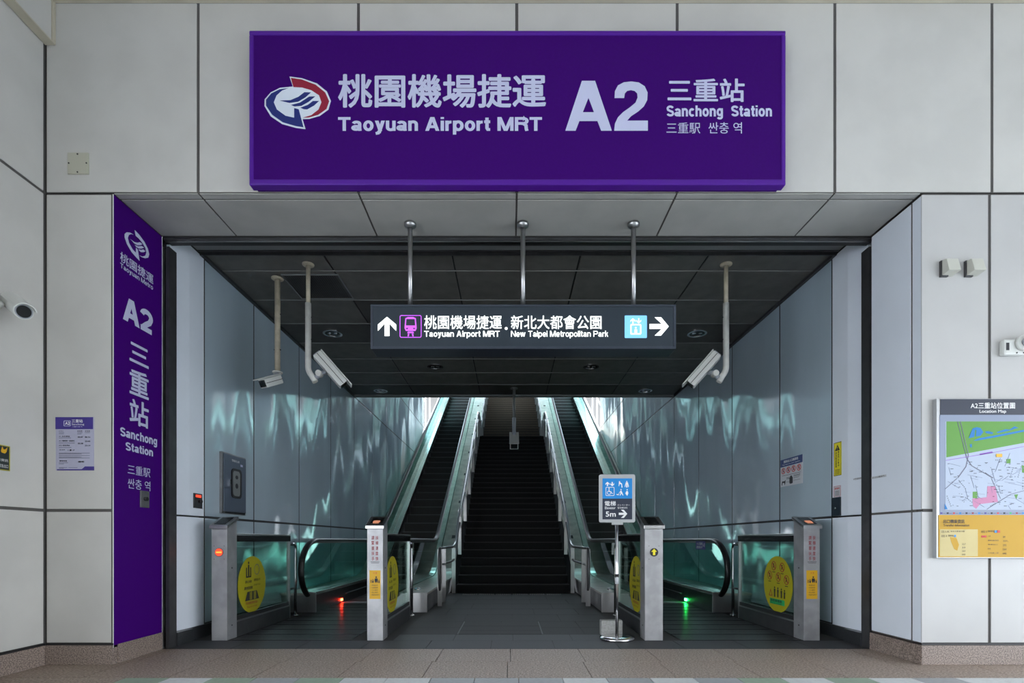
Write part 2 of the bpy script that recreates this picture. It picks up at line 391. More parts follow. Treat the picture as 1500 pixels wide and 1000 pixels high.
# ------------------------------------------------------------------ floors
fl = MB().box(-30, 30, -40, 4.84, -.06, -.034).build('floor_forecourt', 'floor_joint'); tag(fl, kind='structure')
def tiles(parent, x0, x1, y0, y1, sx, sy, mats, off=0, gap=.006, name='tile', ofs=0, skip=None):
    nx = int(math.ceil((x1-x0)/sx))+1; cache = {}
    y = y0; r = 0
    while y < y1-1e-4:
        ye = min(y+sy, y1); x = x0-(ofs*(r % 2))
        while x < x1-1e-4:
            a = max(x, x0); e = min(x+sx, x1)
            if e-a > .02 and not (skip and skip(a, e, y, ye)):
                m = mats if isinstance(mats, str) else random.choice(mats)
                key = (round(e-a, 3), round(ye-y, 3), m)
                if key not in cache:
                    t = MB().box(gap/2, e-a-gap/2, gap/2, ye-y-gap/2, -.03, 0).build(name, m, parent); cache[key] = t.data
                else: t = link(name, cache[key], parent)
                t.location = (a, y, 0)
            x += sx
        y = ye; r += 1
tiles(fl, -3.74+.035-.63+.0, 6.2, 4.33, 4.84, .62, .51, 'granite_pink')
tiles(fl, -3.74, 6.2, 3.82, 4.33, .62, .51, 'granite_pink')
tiles(fl, -2.79, 6.2, 2.87, 3.82, .317, .317, ['tile_white', 'tile_grey', 'tile_white', 'tile_green', 'tile_grey'])
tag(MB().box(-12, -2.79, -4, 3.815, -.02, 0).build('floor_side_strip', 'granite_pink'), kind='structure')
tag(MB().box(-2.79, 12, -4, 2.868, -.02, 0).box(-30, 30, -40, -4.01, -.02, 0).build('floor_paving', 'tile_white'), kind='structure')
fi = MB().box(-3.4, 3.5, 4.842, 10.3, -.08, -.004).build('floor_hall', 'floor_joint'); tag(fi, kind='structure')
tiles(fi, -3.18, 3.35, 4.845, 5.24, .6, .395, 'floor_blue')
def plate_zone(a, e, y, ye):
    m = (a+e)/2; my = (y+ye)/2
    return (-.57 < m < .36 and 5.55 < my < 6.46)
tiles(fi, -1.17, 1.24, 5.24, 5.58, .6, .34, 'floor_blue')
tiles(fi, -1.17, -.57, 5.58, 6.47, .6, .445, 'floor_dark')
tiles(fi, .36, 1.24, 5.58, 6.47, .44, .445, 'floor_dark')
tiles(fi, -1.17, 1.24, 6.47, 10.0, .6, .6, 'floor_dark', ofs=.3)
# recessed access cover with four stone inserts
ac = thing('access_cover', 'square recessed floor access cover filled with dark stone, in the hall floor', 'floor cover')
MB().box(-.565, -.552, 5.585, 6.465, -.03, .002).box(.342, .355, 5.585, 6.465, -.03, .002).build('rim', 'black', ac)
for a, e in ((-.548, -.11), (-.104, .338)):
    for y0, y1 in ((5.588, 5.82), (5.828, 6.13), (6.138, 6.462)):
        MB().box(a, e, y0, y1, -.03, .0015).build('tile', 'floor_dark', ac)
# warning studs in front of the stair
b = MB()
for i in range(54):
    if i % 9 == 8: continue
    x = XC-.93+i*.0345
    for y in (9.62, 9.72): b.box(x, x+.016, y, y+.05, 0, .006)
tag(b.build('warning_studs', 'stud'), 'strip of small pale raised studs across the floor at the foot of the stair', 'tactile strip', kind='stuff')

# ------------------------------------------------------------------ the shaft: side walls, ceiling, upper hall
sy = [4.96, 5.47, 6.53, 7.93, 9.33, 10.73, 12.13, 13.53, 14.93, 16.33, 17.73, 19.5]
sz = [.13, ZJ, 3.93, 5.15, 6.4, 7.65, 8.9, 10.1]
def low(i, j):   # panels that lie wholly under the stair run are never built
    return sz[j+1] < (sy[i]-13.5)*TAN
def shaft(name, fr, sgn):
    us = sy if sgn > 0 else [-y for y in reversed(sy)]
    n = len(sy)-1; sk = []
    for i in range(n):
        ii = i if sgn > 0 else n-1-i
        for j in range(len(sz)-1):
            if sz[j+1] < (sy[ii]-13.5)*TAN or (sy[ii] < 10.6 and j > 1) or ii == 0: sk.append((i, j))
    e = (us[1], us[-1], 0, sz[-1]) if sgn > 0 else (us[0], us[-2], 0, sz[-1])
    p = panel_wall(name, fr, us, sz, 'shaft_panel', skip=sk, gap=.026, back='joint_dark', ext=e, bd=.002)
    return p
wl = shaft('wall_shaft_left', facing_right(XL), 1)
wr = shaft('wall_shaft_right', facing_left(XR), -1)
# the folded end panels beside the shutter guides
for s, X, nm in ((1, XL, 'wall_fold_left'), (-1, XR, 'wall_fold_right')):
    bk = MB().box(min(X-s*.06, X-s*.12), max(X-s*.06, X-s*.12), 4.94, 5.47, 0, 4.0).build(nm, 'joint_dark'); tag(bk, kind='structure')
    for z0, z1 in ((.13, ZJ-.009), (ZJ+.009, 3.93)):
        x0 = X-s*.028; x1 = X+s*.0; xb = X-s*.06
        MB().hexa([(x0, 4.96, z0), (x1, 5.215, z0), (xb, 5.215, z0), (xb, 4.96, z0), (x0, 4.96, z1), (x1, 5.215, z1), (xb, 5.215, z1), (xb, 4.96, z1)]).build('panel', 'fold_and_lit_reveal', bk)
        MB().box(min(X, xb), max(X, xb), 5.215, 5.46, z0, z1).build('panel', 'fold_and_lit_reveal', bk)
    bb = MB().box(min(X-s*.06, X+s*.05), max(X-s*.06, X+s*.05), 4.955, 5.2, 0, .128).build('baseboard_'+('left' if s > 0 else 'right')+'_shaft', 'granite_dark', bevel=.002); tag(bb, kind='structure')
    for k, (a, e) in enumerate(((5.204, 6.2), (6.204, 7.2), (7.204, 8.2), (8.204, 10.2))):
        MB().box(min(X-s*.05, X+s*.012), max(X-s*.05, X+s*.012), a, e, 0, .128).build('granite_slab', 'granite_dark', bb)
tag(MB().box(XL-.1, XR+.1, 10.3, 26.7, -.08, -.02).build('floor_shaft', 'joint_dark'), kind='structure')
tag(MB().box(XL-.3, XR+.3, 26.7, 26.9, -.08, 8.3).build('wall_back', 'joint_dark'), kind='structure')
# hall ceiling of grey metal panels
fh = frame((0, 0, ZC), (1, 0, 0), (0, -1, 0))
cl = MB().prism(rect(XL-.1, -10.68, XR+.1, -4.9), fh, -.1, -.012).build('ceiling_hall', 'joint_dark'); tag(cl, kind='structure')
cx = [XL, -1.93, -.60, .73, 2.06, XR]; cy = [5.40, 5.76, 6.46, 7.16, 7.86, 8.56, 9.26, 9.96, 10.66]
HATCH = (-2.36, -1.96, 5.84, 6.40)
for i in range(5):
    for j in range(8):
        g = .006
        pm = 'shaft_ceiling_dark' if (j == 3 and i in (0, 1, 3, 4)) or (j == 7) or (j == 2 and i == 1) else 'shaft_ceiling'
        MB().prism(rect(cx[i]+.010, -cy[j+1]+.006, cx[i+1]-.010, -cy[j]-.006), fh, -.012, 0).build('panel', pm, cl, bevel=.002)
b = MB()
for y in cy[1:-1]: b.box(XL, XR, y-.004, y+.004, ZC-.004, ZC+.006)
b.build('joint_strip', 'joint_light', cl)
MB().box(XL, XR, 5.385, 5.40, ZC-.03, ZC).box(XL, XR, 5.345, 5.36, ZC-.012, ZC+.01).build('edge_trim', 'steel_dark', cl)
MB().box(XL, XR, 4.96, 5.345, ZC, ZC+.03).build('end_panel', 'beam_grey', cl)
MB().box(XL, XL+.03, 5.40, 10.66, ZC-.03, ZC).box(XR-.03, XR, 5.40, 10.66, ZC-.03, ZC).build('edge_angle', 'steel_dark', cl)
MB().box(XL-.1, XR+.1, 10.68, 10.8, ZC-.02, 10.1).build('fascia', 'beam_grey', cl)
# roof over the stair well and upper landing
rf = MB().box(XL-.3, XR+.3, 10.68, 26.5, 10.12, 10.3).build('roof_stairwell', 'beam_grey'); tag(rf, kind='structure')
for y in (12.5, 15.5, 18.5, 21.5, 24.5): MB().box(XL, XR, y, y+.25, 9.75, 10.12).build('beam', 'white_steel', rf)
tag(MB().box(-9, 9, 26.7, 34, 8.3, 8.64).build('floor_upper', 'floor_dark'), kind='structure')

# ------------------------------------------------------------------ main stair
st = thing('staircase', 'wide dark granite staircase climbing between the two escalators', 'staircase')
RUN, RISE = .28, .16; SX0, SX1 = XC-1.07, XC+1.07
def step_mesh(m):
    b = MB().box(SX0, SX1, .014, RUN+.02, -RISE-.05, -.03, 0).box(SX0, SX1, 0, RUN, -.03, 0, 0)
    b.box(SX0, SX1, -.003, .020, -.010, .0015, 1)
    return b
m1 = step_mesh(0).build('step', ['stair', 'nosing'], st); m1.location = (0, 10.0, RISE)
m2 = None; n = 1
for k in range(1, 28):
    o = link('step', m1.data, st); o.location = (0, 10.0+k*RUN, (k+1)*RISE)
yl = 10.0+28*RUN; zl = 28*RISE
MB().box(SX0, SX1, yl-.02, yl+1.5, zl-.2, zl-.001).build('landing', 'stair', st)
m2 = step_mesh(0).build('step', ['stair_upper', 'nosing_upper'], st); m2.location = (0, yl+1.5, zl+RISE)
for k in range(1, 26):
    o = link('step', m2.data, st); o.location = (0, yl+1.5+k*RUN, zl+(k+1)*RISE)

for s_ in (-1, 1):
    xa, xb = sorted((XC+s_*1.072, XC+s_*1.19)); b = MB()
    for (ya, za, yb, zb_) in ((9.98, .02, yl, zl+.02), (yl, zl+.02, yl+1.5, zl+.02), (yl+1.5, zl+.02, 26.6, 8.66)):
        b.hexa([(xa, ya, za-.5 if ya > 10 else 0), (xb, ya, za-.5 if ya > 10 else 0), (xb, yb, zb_-.5), (xa, yb, zb_-.5), (xa, ya, za), (xb, ya, za), (xb, yb, zb_), (xa, yb, zb_)])
    b.build('stringer', 'stair', st)
def stair_z(y):
    if y < 10: return 0
    if y < yl: return (y-10)*RISE/RUN+.1
    if y < yl+1.5: return zl
    return zl+(y-yl-1.5)*RISE/RUN+.1
def stair_rail(s):
    X = XC+s*1.125
    side = 'left' if s < 0 else 'right'
    t = thing('stair_handrail', 'double steel handrail on flat posts along the %s edge of the staircase' % side, 'handrail', None)
    def path(h):
        p = [(X, 8.0, h)]
        for y in (8.6, 9.2, 9.8): p.append((X, y, h))
        for y in (10.15, 10.4): p.append((X, y, h+(y-10.05)*.45))
        y = 10.8
        while y < yl-.3: p.append((X, y, stair_z(y)+h)); y += .8
        p += [(X, yl-.2, zl+h-.05), (X, yl+.2, zl+h), (X, yl+1.3, zl+h), (X, yl+1.7, zl+h+.12)]
        y = yl+2.2
        while y < 26: p.append((X, y, stair_z(y)+h)); y += 1.0
        return p
    MB().tube(path(.88), .022, 10).build('top_rail', 'steel', t)
    MB().tube(path(.62), .018, 8).build('mid_rail', 'steel_dull', t)
    # looped front end joining both rails
    lp = []
    for i in range(13):
        a = math.pi/2+math.pi*i/12; lp.append((X, 8.0+.10*math.cos(a), .56+.32*math.sin(a)))
    MB().tube(lp, .020, 8).build('end_loop', ['steel_dark'], t)
    ps = [(7.98, .0), (8.46, 0), (9.95, 0)]
    y = 11.15
    while y < yl-.2: ps.append((y, .03+(y-9.98)*.5714)); y += 1.32
    ps += [(yl+.15, zl+.03), (yl+1.35, zl+.03)]
    y = yl+2.4
    while y < 25.5: ps.append((y, zl+.04+(y-yl-1.5)*.5714)); y += .95
    for (y, z0) in ps:
        h = stair_z(y)+.89 if y > 10 else .86
        o = MB().box(X-.035*1, X+.035, y-.008, y+.008, z0, h).build('post', 'steel', t)
    return t
stair_rail(-1); stair_rail(1)

# ------------------------------------------------------------------ escalators
DK = .27; YB = 7.3; YE = 25.9
def zs(y): return max(0, (y-10.95)*TAN)
def zd(y):
    if y < 10.7: return DK
    if y < 11.5: t = (y-10.7)/.8; return DK+t*t*.4*TAN
    return DK+(y-11.1)*TAN
def zh(y):
    if y < 10.8: return 1.0
    if y < 11.6: t = (y-10.8)/.8; return 1.0+t*t*.4*TAN
    return 1.0+(y-11.2)*TAN
ys = [7.3, 8, 9, 10, 10.7, 10.85, 11.0, 11.15, 11.3, 11.5, 12.5, 14, 16, 18, 20, 22, 24, YE]
step_me = None
def prof(X0, X1, yy, zt, zb, mb, mi=0):
    for i in range(len(yy)-1):
        a, c = yy[i], yy[i+1]
        mb.hexa([(X0, a, zb(a)), (X1, a, zb(a)), (X1, c, zb(c)), (X0, c, zb(c)), (X0, a, zt(a)), (X1, a, zt(a)), (X1, c, zt(c)), (X0, c, zt(c))], mi)
def escalator(xc, label, red, wall_x):
    global step_me
    t = thing('escalator', label, 'escalator', 'escalators either side of the stair')
    ecy, ecz, ery, erz = 7.62, .58, .55, .42
    for s in (-1, 1):
        X = xc+s*.62
        hp = []
        for i in range(17):
            a = math.radians(262-172*i/16); hp.append((X, ecy+(ery+.0)*math.cos(a), ecz+erz*math.sin(a)))
        for y in (8.6, 9.8, 10.6): hp.append((X, y, 1.0))
        for y in ys[5:]: hp.append((X, y, zh(y)))
        MB().tube(hp, .042, 12, r2=.032).build('handrail', 'rubber', t)
        # inner guide under the handrail
        MB().tube([(p[0], p[1]+(.035 if i < 12 else 0), p[2]-(.03 if i > 8 else 0)) for i, p in enumerate(hp)], .014, 6).build('handrail_guide', 'steel_dark', t)
        # glass balustrade
        g = MB(); yy = [7.12, 7.2, 7.3, 7.45, 7.6, 8.5, 10]+ys[4:]
        def top(y):
            if y < ecy: return ecz+(erz-.02)*math.sqrt(max(0, 1-((y-ecy)/(ery-.03))**2))
            return zh(y)-.02
        def bot(y):
            if y < ecy: return max(zd(y)-.02, ecz-(erz-.02)*math.sqrt(max(0, 1-((y-ecy)/(ery-.03))**2)))
            return zd(y)-.02
        for i in range(len(yy)-1):
            a, c = yy[i], yy[i+1]
            g.face([(X, a, bot(a)), (X, c, bot(c)), (X, c, top(c)), (X, a, top(a))])
        g.build('glass_panel', 'glass_green', t)
        # inner deck and skirt next to the steps
        d = MB(); xa, xb = sorted((xc+s*.505, X))
        prof(xa, xb, ys, lambda y: zd(y)+.012, lambda y: zd(y)-.03, d); d.build('inner_deck', 'deck_bright', t, bevel=.003)
        k = MB(); xa, xb = sorted((xc+s*.505, xc+s*.53))
        prof(xa, xb, ys, lambda y: zd(y)-.03, lambda y: zs(y)-.35, k); k.build('skirt', 'skirt', t)
        # outer deck and the cladding below it
        stair_side = (s > 0) == (xc < 0)
        Xo = xc+s*(1.04 if stair_side else abs(wall_x-xc)-.01)
        xa, xb = sorted((X+s*.01, Xo))
        d = MB(); y2 = [YB]+ys[1:]
        prof(xa, xb, y2, zd, lambda y: zd(y)-.03, d)
        if not stair_side: d = MB(); prof(xa, xb, [7.25]+ys[1:], zd, lambda y: zd(y)-.03, d)
        od = d.build('outer_deck', 'deck_steel', t, bevel=.003)
        c = MB(); xa2, xb2 = sorted((xc+s*.54, Xo-s*.012))
        prof(xa2, xb2, [YB+.01]+ys[1:], lambda y: zd(y)-.032, lambda y: max(0, zd(y)-1.3), c); c.build('cladding', 'steel_dull' if stair_side else 'steel_dull', t)
        xa, xb = sorted((xc+s*.50, Xo))
        MB().box(xa, xb, YB-.012, YB+.008, 0, DK).build('end_plate', 'steel', t, bevel=.002)
        if stair_side:
            for yy_ in (12.5, 14.15, 15.8, 17.4, 19.0, 20.6, 22.2, 23.8):
                q = MB(); zz = zd(yy_); xm = (X+Xo)/2+.02*s
                q.hexa([(xm-.05, yy_-.06, zd(yy_-.06)-.01), (xm+.04, yy_-.06, zd(yy_-.06)-.01), (xm+.04, yy_+.06, zd(yy_+.06)-.01), (xm-.04, yy_+.06, zd(yy_+.06)-.01),
                        (xm-.04, yy_-.06, zd(yy_-.06)+.006), (xm+.04, yy_-.06, zd(yy_-.06)+.006), (xm+.04, yy_+.06, zd(yy_+.06)+.006), (xm-.04, yy_+.06, zd(yy_+.06)+.006)])
                q.build('anti_slide_stop', 'black', t)
            lm = MB().tube([((X+Xo)/2, 7.75, DK), ((X+Xo)/2, 7.75, DK+.015), ((X+Xo)/2, 7.75, DK+.03)], [.05, .05, .02], 16); lm.build('deck_knob', 'chrome', t)
        # brush and comb light on the skirt
        xl = xc+s*.503
        if (xc < 0) == (s < 0):
            m = 'glow_red' if red else 'glow_green'
            xa, xb = sorted((xl, xl-s*.012))
            MB().box(xa, xb, 8.36, 8.44, .035, .07).build('comb_light', m, t)
        xa, xb = sorted((xl, xl-s*.02))
        MB().box(xa, xb, 8.6, 10.8, .12, .135).build('skirt_brush', 'steel_dark', t)
    # landing plate of ribbed metal sections
    y = 5.26
    hw = .60
    while y < 8.3:
        e = min(y+.31, 8.34); b = MB(); x0, x1 = xc-hw, xc+hw+0
        if y > 7.1: x0, x1 = xc-.5, xc+.5
        x = x0; b.box(x0, x1, y+.012, e-.012, -.03, -.001)
        nr = 8; dy = (e-y-.03)/nr
        for i in range(nr): b.box(x0, x1, y+.015+i*dy, y+.015+i*dy+dy*.55, -.001, .003)
        b.build('floor_plate', 'ribbed', t); y += .32
    b = MB().box(xc-.5, xc+.5, 8.34, 8.52, -.03, .008)
    for i in range(50): b.box(xc-.5+i*.02+.004, xc-.5+i*.02+.014, 8.52, 8.56, -.01, .006)
    b.build('comb', 'steel_dull', t)
    # steps
    if step_me is None:
        b = MB().box(-.5, .5, 0, .40, -.03, 0, 0).box(-.5, .5, .012, .03, -.27, -.03, 1)
        b.box(-.5, .5, -.002, .012, -.012, .002, 2)
        for i in range(5): b.box(-.5, .5, .05+i*.07, .075+i*.07, 0, .003, 0)
        for i in range(8): b.box(-.5, .5, .006, .012, -.245+i*.027, -.232+i*.027, 1)
        o = b.build('step', ['step_metal', 'step_riser', 'step_lip'], t); step_me = o.data
        first = o
    else: first = link('step', step_me, t)
    first.location = (xc, 8.57, -.003)
    y = 8.97
    while y < YE-.3:
        z = zs(y+.08)
        if y < 11.6: z = max(-.003, z*min(1, max(0, (y-10.2)/1.4)))
        o = link('step', step_me, t); o.location = (xc, y, z-.003 if z > 0 else -.003); y += .4
    return t
e1 = escalator(XC-2.25, 'left-hand escalator, red comb light at its foot, between grey wall and dark staircase', True, XL)
e2 = escalator(XC+2.25, 'right-hand escalator, green comb light at its foot, behind the elevator sign stand', False, XR)
# small blue notice and yellow label on the right escalator
fr = front(7.4)
fr = facing_right(XC+2.25-.62+.0)
n_ = thing('blue_notice', 'small navy blue sticker on the glass of the right escalator balustrade', 'notice')
frr = facing_left(XC+2.25+.62-.045)
flat('sheet', frr, rect(-8.15, .86, -7.75, .985), .004, 'poster_blue', n_)
text(frr, '小心階梯', -8.11, .925, -7.86, .97, .006, 'letter_white', n_); text(frr, '請緊握扶手', -8.11, .875, -7.86, .915, .006, 'letter_white', n_)
text(frr, '↔ 站穩', -7.85, .90, -7.77, .96, .006, 'letter_white', n_)

# ------------------------------------------------------------------ gate bollards and glass barriers
def bollard(x0, x1, label, kind, inner):
    """inner = +1 when its barrier side is on the right"""
    t = thing('gate_bollard', label, 'bollard', 'steel bollards at the foot of the escalators')
    y0, y1 = 5.24, 5.43
    MB().hexa([(x0, y0, 0), (x1, y0, 0), (x1, y1, 0), (x0, y1, 0), (x0, y0, 1.115), (x1, y0, 1.115), (x1, y1, 1.20), (x0, y1, 1.20)]).build('post', 'bollard_steel', t, bevel=.004)
    e = .014
    MB().hexa([(x0-e, y0-.02, 1.112), (x1+e, y0-.02, 1.112), (x1+e, y1+.01, 1.215), (x0-e, y1+.01, 1.215), (x0-e, y0-.02, 1.148), (x1+e, y0-.02, 1.148), (x1+e, y1+.01, 1.245), (x0-e, y1+.01, 1.245)]).build('cap', 'steel', t, bevel=.004)
    L = math.hypot(y1-y0+.03, .097); ft = frame(((x0+x1)/2, y0-.02, 1.148), (1, 0, 0), Vector((0, (y1-y0+.03)/L, .097/L)))
    flat('screen', ft, rect(-.058, .03, .058, L-.03), .003, 'black_gloss', t)
    if kind in ('stickers',):
        flats('screen_glow', ft, [rrect(-.035, .06, .035, .12, .015), rect(-.03, .045, .03, .055)], .005, 'display', t)
    f = front(y0); xm = (x0+x1)/2
    b = MB()
    if kind in ('stop', 'arrow'):
        flat('indicator_plate', f, rect(xm-.062, .80, xm+.062, .955), .002, 'bollard_steel', t)
        b = MB()
        for q in (-.05, .05):
            for z in (.812, .943): b.prism(ell(xm+q, z, .004, .004, 8), f, 0, .004)
        b.build('screw', 'steel_dark', t)
        flat('indicator', f, ell(xm, .88, .042, .042), .006, 'black', t)
    if kind == 'stop':
        flat('stop_disc', f, ell(xm, .88, .037, .037), .008, 'led_red', t)
        flat('stop_bar', f, rect(xm-.027, .873, xm+.027, .887), .010, 'led_orange', t)
    if kind == 'arrow':
        flat('arrow', f, [(xm, .915), (xm+.028, .885), (xm+.012, .885), (xm+.012, .852), (xm-.012, .852), (xm-.012, .885), (xm-.028, .885)], .008, 'yellow_bright', t)
    if kind == 'stickers':
        flat('label_plate', f, rect(xm-.052, .765, xm+.052, 1.065), .002, 'bollard_steel', t)
        for i, c in enumerate('請緊握扶手'): text(f, c, xm-.034, 1.005-i*.052, xm-.006, 1.045-i*.052, .004, 'maroon', t, .01)
        for i, c in enumerate('扶梯速度快'): text(f, c, xm+.006, 1.005-i*.052, xm+.034, 1.045-i*.052, .004, 'maroon', t, .01)
        flats('small_print', f, [rect(xm-.045, .782, xm+.045, .786), rect(xm-.04, .772, xm+.04, .775)], .004, 'ink', t)
        fy = MB().prism(rect(xm-.055, .415, xm+.055, .70), f, 0, .002).build('yellow_sticker', 'yellow', t)
        text(f, '注 意', xm-.018, .665, xm+.020, .682, .004, 'red', fy)
        # pictogram: people on steps
        sh = [ell(xm+.012, .632, .008, .008, 12), [(xm-.002, .62), (xm+.026, .62), (xm+.03, .598), (xm+.022, .575), (xm+.018, .575), (xm+.012, .592), (xm+.006, .575), (xm+.002, .575), (xm-.004, .598)],
              ell(xm-.02, .608, .005, .005, 10), [(xm-.027, .6), (xm-.013, .6), (xm-.014, .575), (xm-.026, .575)],
              ell(xm+.04, .604, .004, .004, 10), rect(xm+.035, .575, xm+.045, .597), rect(xm-.042, .575, xm-.035, .606)]
        flats('pictogram', f, sh, .004, 'ink', fy)
        for i, sx in enumerate(('緊握扶手', '站穩踏階', '小心腳步', '禁止奔跑', '照顧老幼同行')):
            z = .545-i*.024
            text(f, '• '+sx, xm-.04, z, xm+(.03 if i < 4 else .045), z+.014, .004, 'ink', fy)
    # screws on the barrier side
    xs = x1 if inner > 0 else x0
    q = MB()
    for z in (.72, .14): q.tube([(xs-.002*inner, 5.33, z), (xs+.004*inner, 5.33, z)], .007, 10)
    q.build('side_bolt', 'black', t)
    return t
bollard(-2.975, -2.82, 'steel bollard with lit red no-entry disc, at far left of the escalators', 'stop', 1)
bollard(-1.425, -1.265, 'steel bollard with yellow sticker and red characters, between left escalator and stair approach', 'stickers', 1)
bollard(1.345, 1.525, 'steel bollard with yellow up arrow on black disc, beside the elevator sign stand', 'arrow', -1)
bollard(2.93, 3.09, 'steel bollard with yellow sticker and red characters, against the right shaft wall', 'stickers', -1)

def barrier(X, s, label, sticker):
    """glass barrier running back from a bollard; s=+1: seen from its right-hand side"""
    t = thing('glass_barrier', label, 'barrier', 'glass barriers behind the bollards')
    y0, y1 = 5.435, 6.78
    MB().box(X-.022, X+.022, y0, y1, .985, 1.055).build('top_band', 'black_gloss', t, bevel=.004)
    MB().box(X-.024, X+.024, y0, y1, 1.055, 1.072).build('top_cap', 'steel', t, bevel=.003)
    MB().box(X-.006, X+.006, y0, y1-.03, .20, .985).build('glass_pane', 'glass', t)
    MB().box(X-.02, X+.02, y1-.035, y1, .0, .985).build('end_post', 'steel', t, bevel=.003)
    MB().box(X-.014, X+.014, y0, y1-.035, .17, .215).build('glass_channel', 'black', t)
    MB().box(X-.026, X+.026, y0, y1-.03, .155, .17).build('channel_trim', 'steel', t)
    MB().box(X-.022, X+.022, y0, y1-.035, 0.0, .155).build('plinth', 'steel_dark', t)
    p = [(X, y1, .95)]+[(X, 6.92+.06*math.sin(a), .89+.06*math.cos(a)) for a in (0, .4, .8, 1.2, 1.57)]+[(X, 6.98, .5), (X, 6.98, .0)]
    MB().tube(p, .019, 12).build('bent_rail', 'chrome', t)
    MB().tube([(X, y1, .37), (X, 6.98, .37)], .012, 8).build('cross_rail', 'steel_dark', t)
    MB().tube([(X, 6.98, 0), (X, 6.98, .012)], .035, 14).build('foot_flange', 'chrome', t)
    f = facing_right(X+.006) if s > 0 else facing_left(X-.006)
    def U(y): return y if s > 0 else -y
    cy_, cz = 5.80, .515; R = .31
    st_ = MB().prism(ell(U(cy_), cz, R, R, 40), f, 0, .0025).build('round_sticker', 'sticker_yellow', t)
    c = U(cy_)
    if sticker == 'wait':
        b = [rrect(c-.15, cz+.08, c-.02, cz+.17, .03)]
        for q in (-.12, -.085, -.05): b += [ell(c+q, cz+.215, .014, .014, 10)]
        flats('pictogram', f, [rrect(c-.14, cz+.09, c-.12, cz+.19, .008), rrect(c-.10, cz+.09, c-.07, cz+.22, .01), rrect(c-.05, cz+.09, c-.03, cz+.19, .008), rect(c-.14, cz+.08, c-.03, cz+.095), ell(c-.085, cz+.24, .015, .015, 12),
                ], .004, 'ink', st_)
        m_ = MB(); ringpoly(m_, f, ell(c+.10, cz+.16, .06, .06, 20), ell(c+.10, cz+.16, .052, .052, 20), .004); m_.build('hand_icon', 'ink_grey', st_)
        text(f, '請站立兩側', c-.16, cz+.02, c-.02, cz+.05, .004, 'ink', st_, .01); text(f, '請緊握扶手', c+.03, cz+.03, c+.18, cz+.06, .004, 'ink', st_, .01)
        text(f, '請勿倚靠護欄', c-.18, cz-.05, c, cz-.015, .004, 'ink', st_, .01); text(f, '注意腳步安全', c+.02, cz-.02, c+.18, cz, .004, 'ink', st_)
        pl = [[(c-.16, cz-.17), (c+.15, cz-.17), (c+.10, cz-.075), (c-.11, cz-.075)]]
        flats('steps_icon', f, pl, .004, 'ink', st_)
        flats('steps_icon_lines', f, [rect(c-.06, cz-.165, c-.045, cz-.08), rect(c-.03, cz-.165, c-.015, cz-.08), rect(c+.03, cz-.165, c+.045, cz-.08), rect(c+.06, cz-.165, c+.075, cz-.08)], .0055, 'sticker_yellow', st_)
        text(f, '手扶梯暫停請勿進入', c-.15, cz-.215, c+.13, cz-.185, .004, 'maroon', st_, .01)
        text(f, 'Please do not enter', c-.12, cz-.25, c+.11, cz-.228, .004, 'maroon', st_)
    else:
        for (a, z) in ((-.08, .20), (.10, .19), (-.17, .09), (.02, .08), (.19, .06)):
            m_ = MB(); ringpoly(m_, f, ell(c+a, cz+z, .052, .052, 20), ell(c+a, cz+z, .043, .043, 20), .004)
            q = .033; m_.prism([(c+a-q-.006, cz+z+q-.004), (c+a-q+.004, cz+z+q+.006), (c+a+q+.006, cz+z-q+.004), (c+a+q-.004, cz+z-q-.006)], f, .0028, .004)
            m_.build('prohibition_ring', 'maroon', st_)
            flats('pictogram', f, [ell(c+a, cz+z+.02, .009, .009, 10), [(c+a-.014, cz+z+.008), (c+a+.014, cz+z+.008), (c+a+.02, cz+z-.028), (c+a+.004, cz+z-.01), (c+a-.018, cz+z-.03)]], .0035, 'ink', st_)
            flats('caption', f, [rect(c+a-.03, cz+z-.072, c+a+.03, cz+z-.064)], .004, 'ink', st_)
        m_ = MB(); ringpoly(m_, f, [(c-.19, cz-.14), (c-.11, cz-.14), (c-.15, cz-.06)], [(c-.176, cz-.132), (c-.124, cz-.132), (c-.15, cz-.078)], .004); m_.build('triangle', 'maroon', st_)
        pp = []
        for i, (a, hh) in enumerate(((-.06, .105), (.01, .10), (.085, .095), (.15, .085))):
            zb = cz-.145
            pp += [ell(c+a, zb+hh, .012, .012, 10), [(c+a-.018, zb+hh-.015), (c+a+.018, zb+hh-.015), (c+a+.012, zb+.04), (c+a+.014, zb), (c+a+.003, zb), (c+a, zb+.035), (c+a-.003, zb), (c+a-.014, zb), (c+a-.012, zb+.04)]]
        flats('people_icon', f, pp, .004, 'ink', st_)
        flats('green_band', f, [rect(c-.17, cz-.225, c+.15, cz-.165)], .004, 'sticker_green', st_)
        text(f, '請搭乘電梯', c-.15, cz-.20, c+.10, cz-.17, .0055, 'ink', st_, .01); text(f, 'Please take the elevator', c-.15, cz-.22, c+.10, cz-.206, .0055, 'ink', st_)
    return t
barrier(-2.85, 1, 'glass barrier with round yellow sticker behind the red-disc bollard at far left', 'wait')
barrier(-1.305, 1, 'glass barrier right of the left escalator approach, behind its stickered bollard', 'wait')
barrier(1.40, -1, 'glass barrier behind the elevator sign stand and the arrow bollard', 'wait')
barrier(2.96, -1, 'glass barrier along the right shaft wall with yellow prohibition sticker', 'ban')

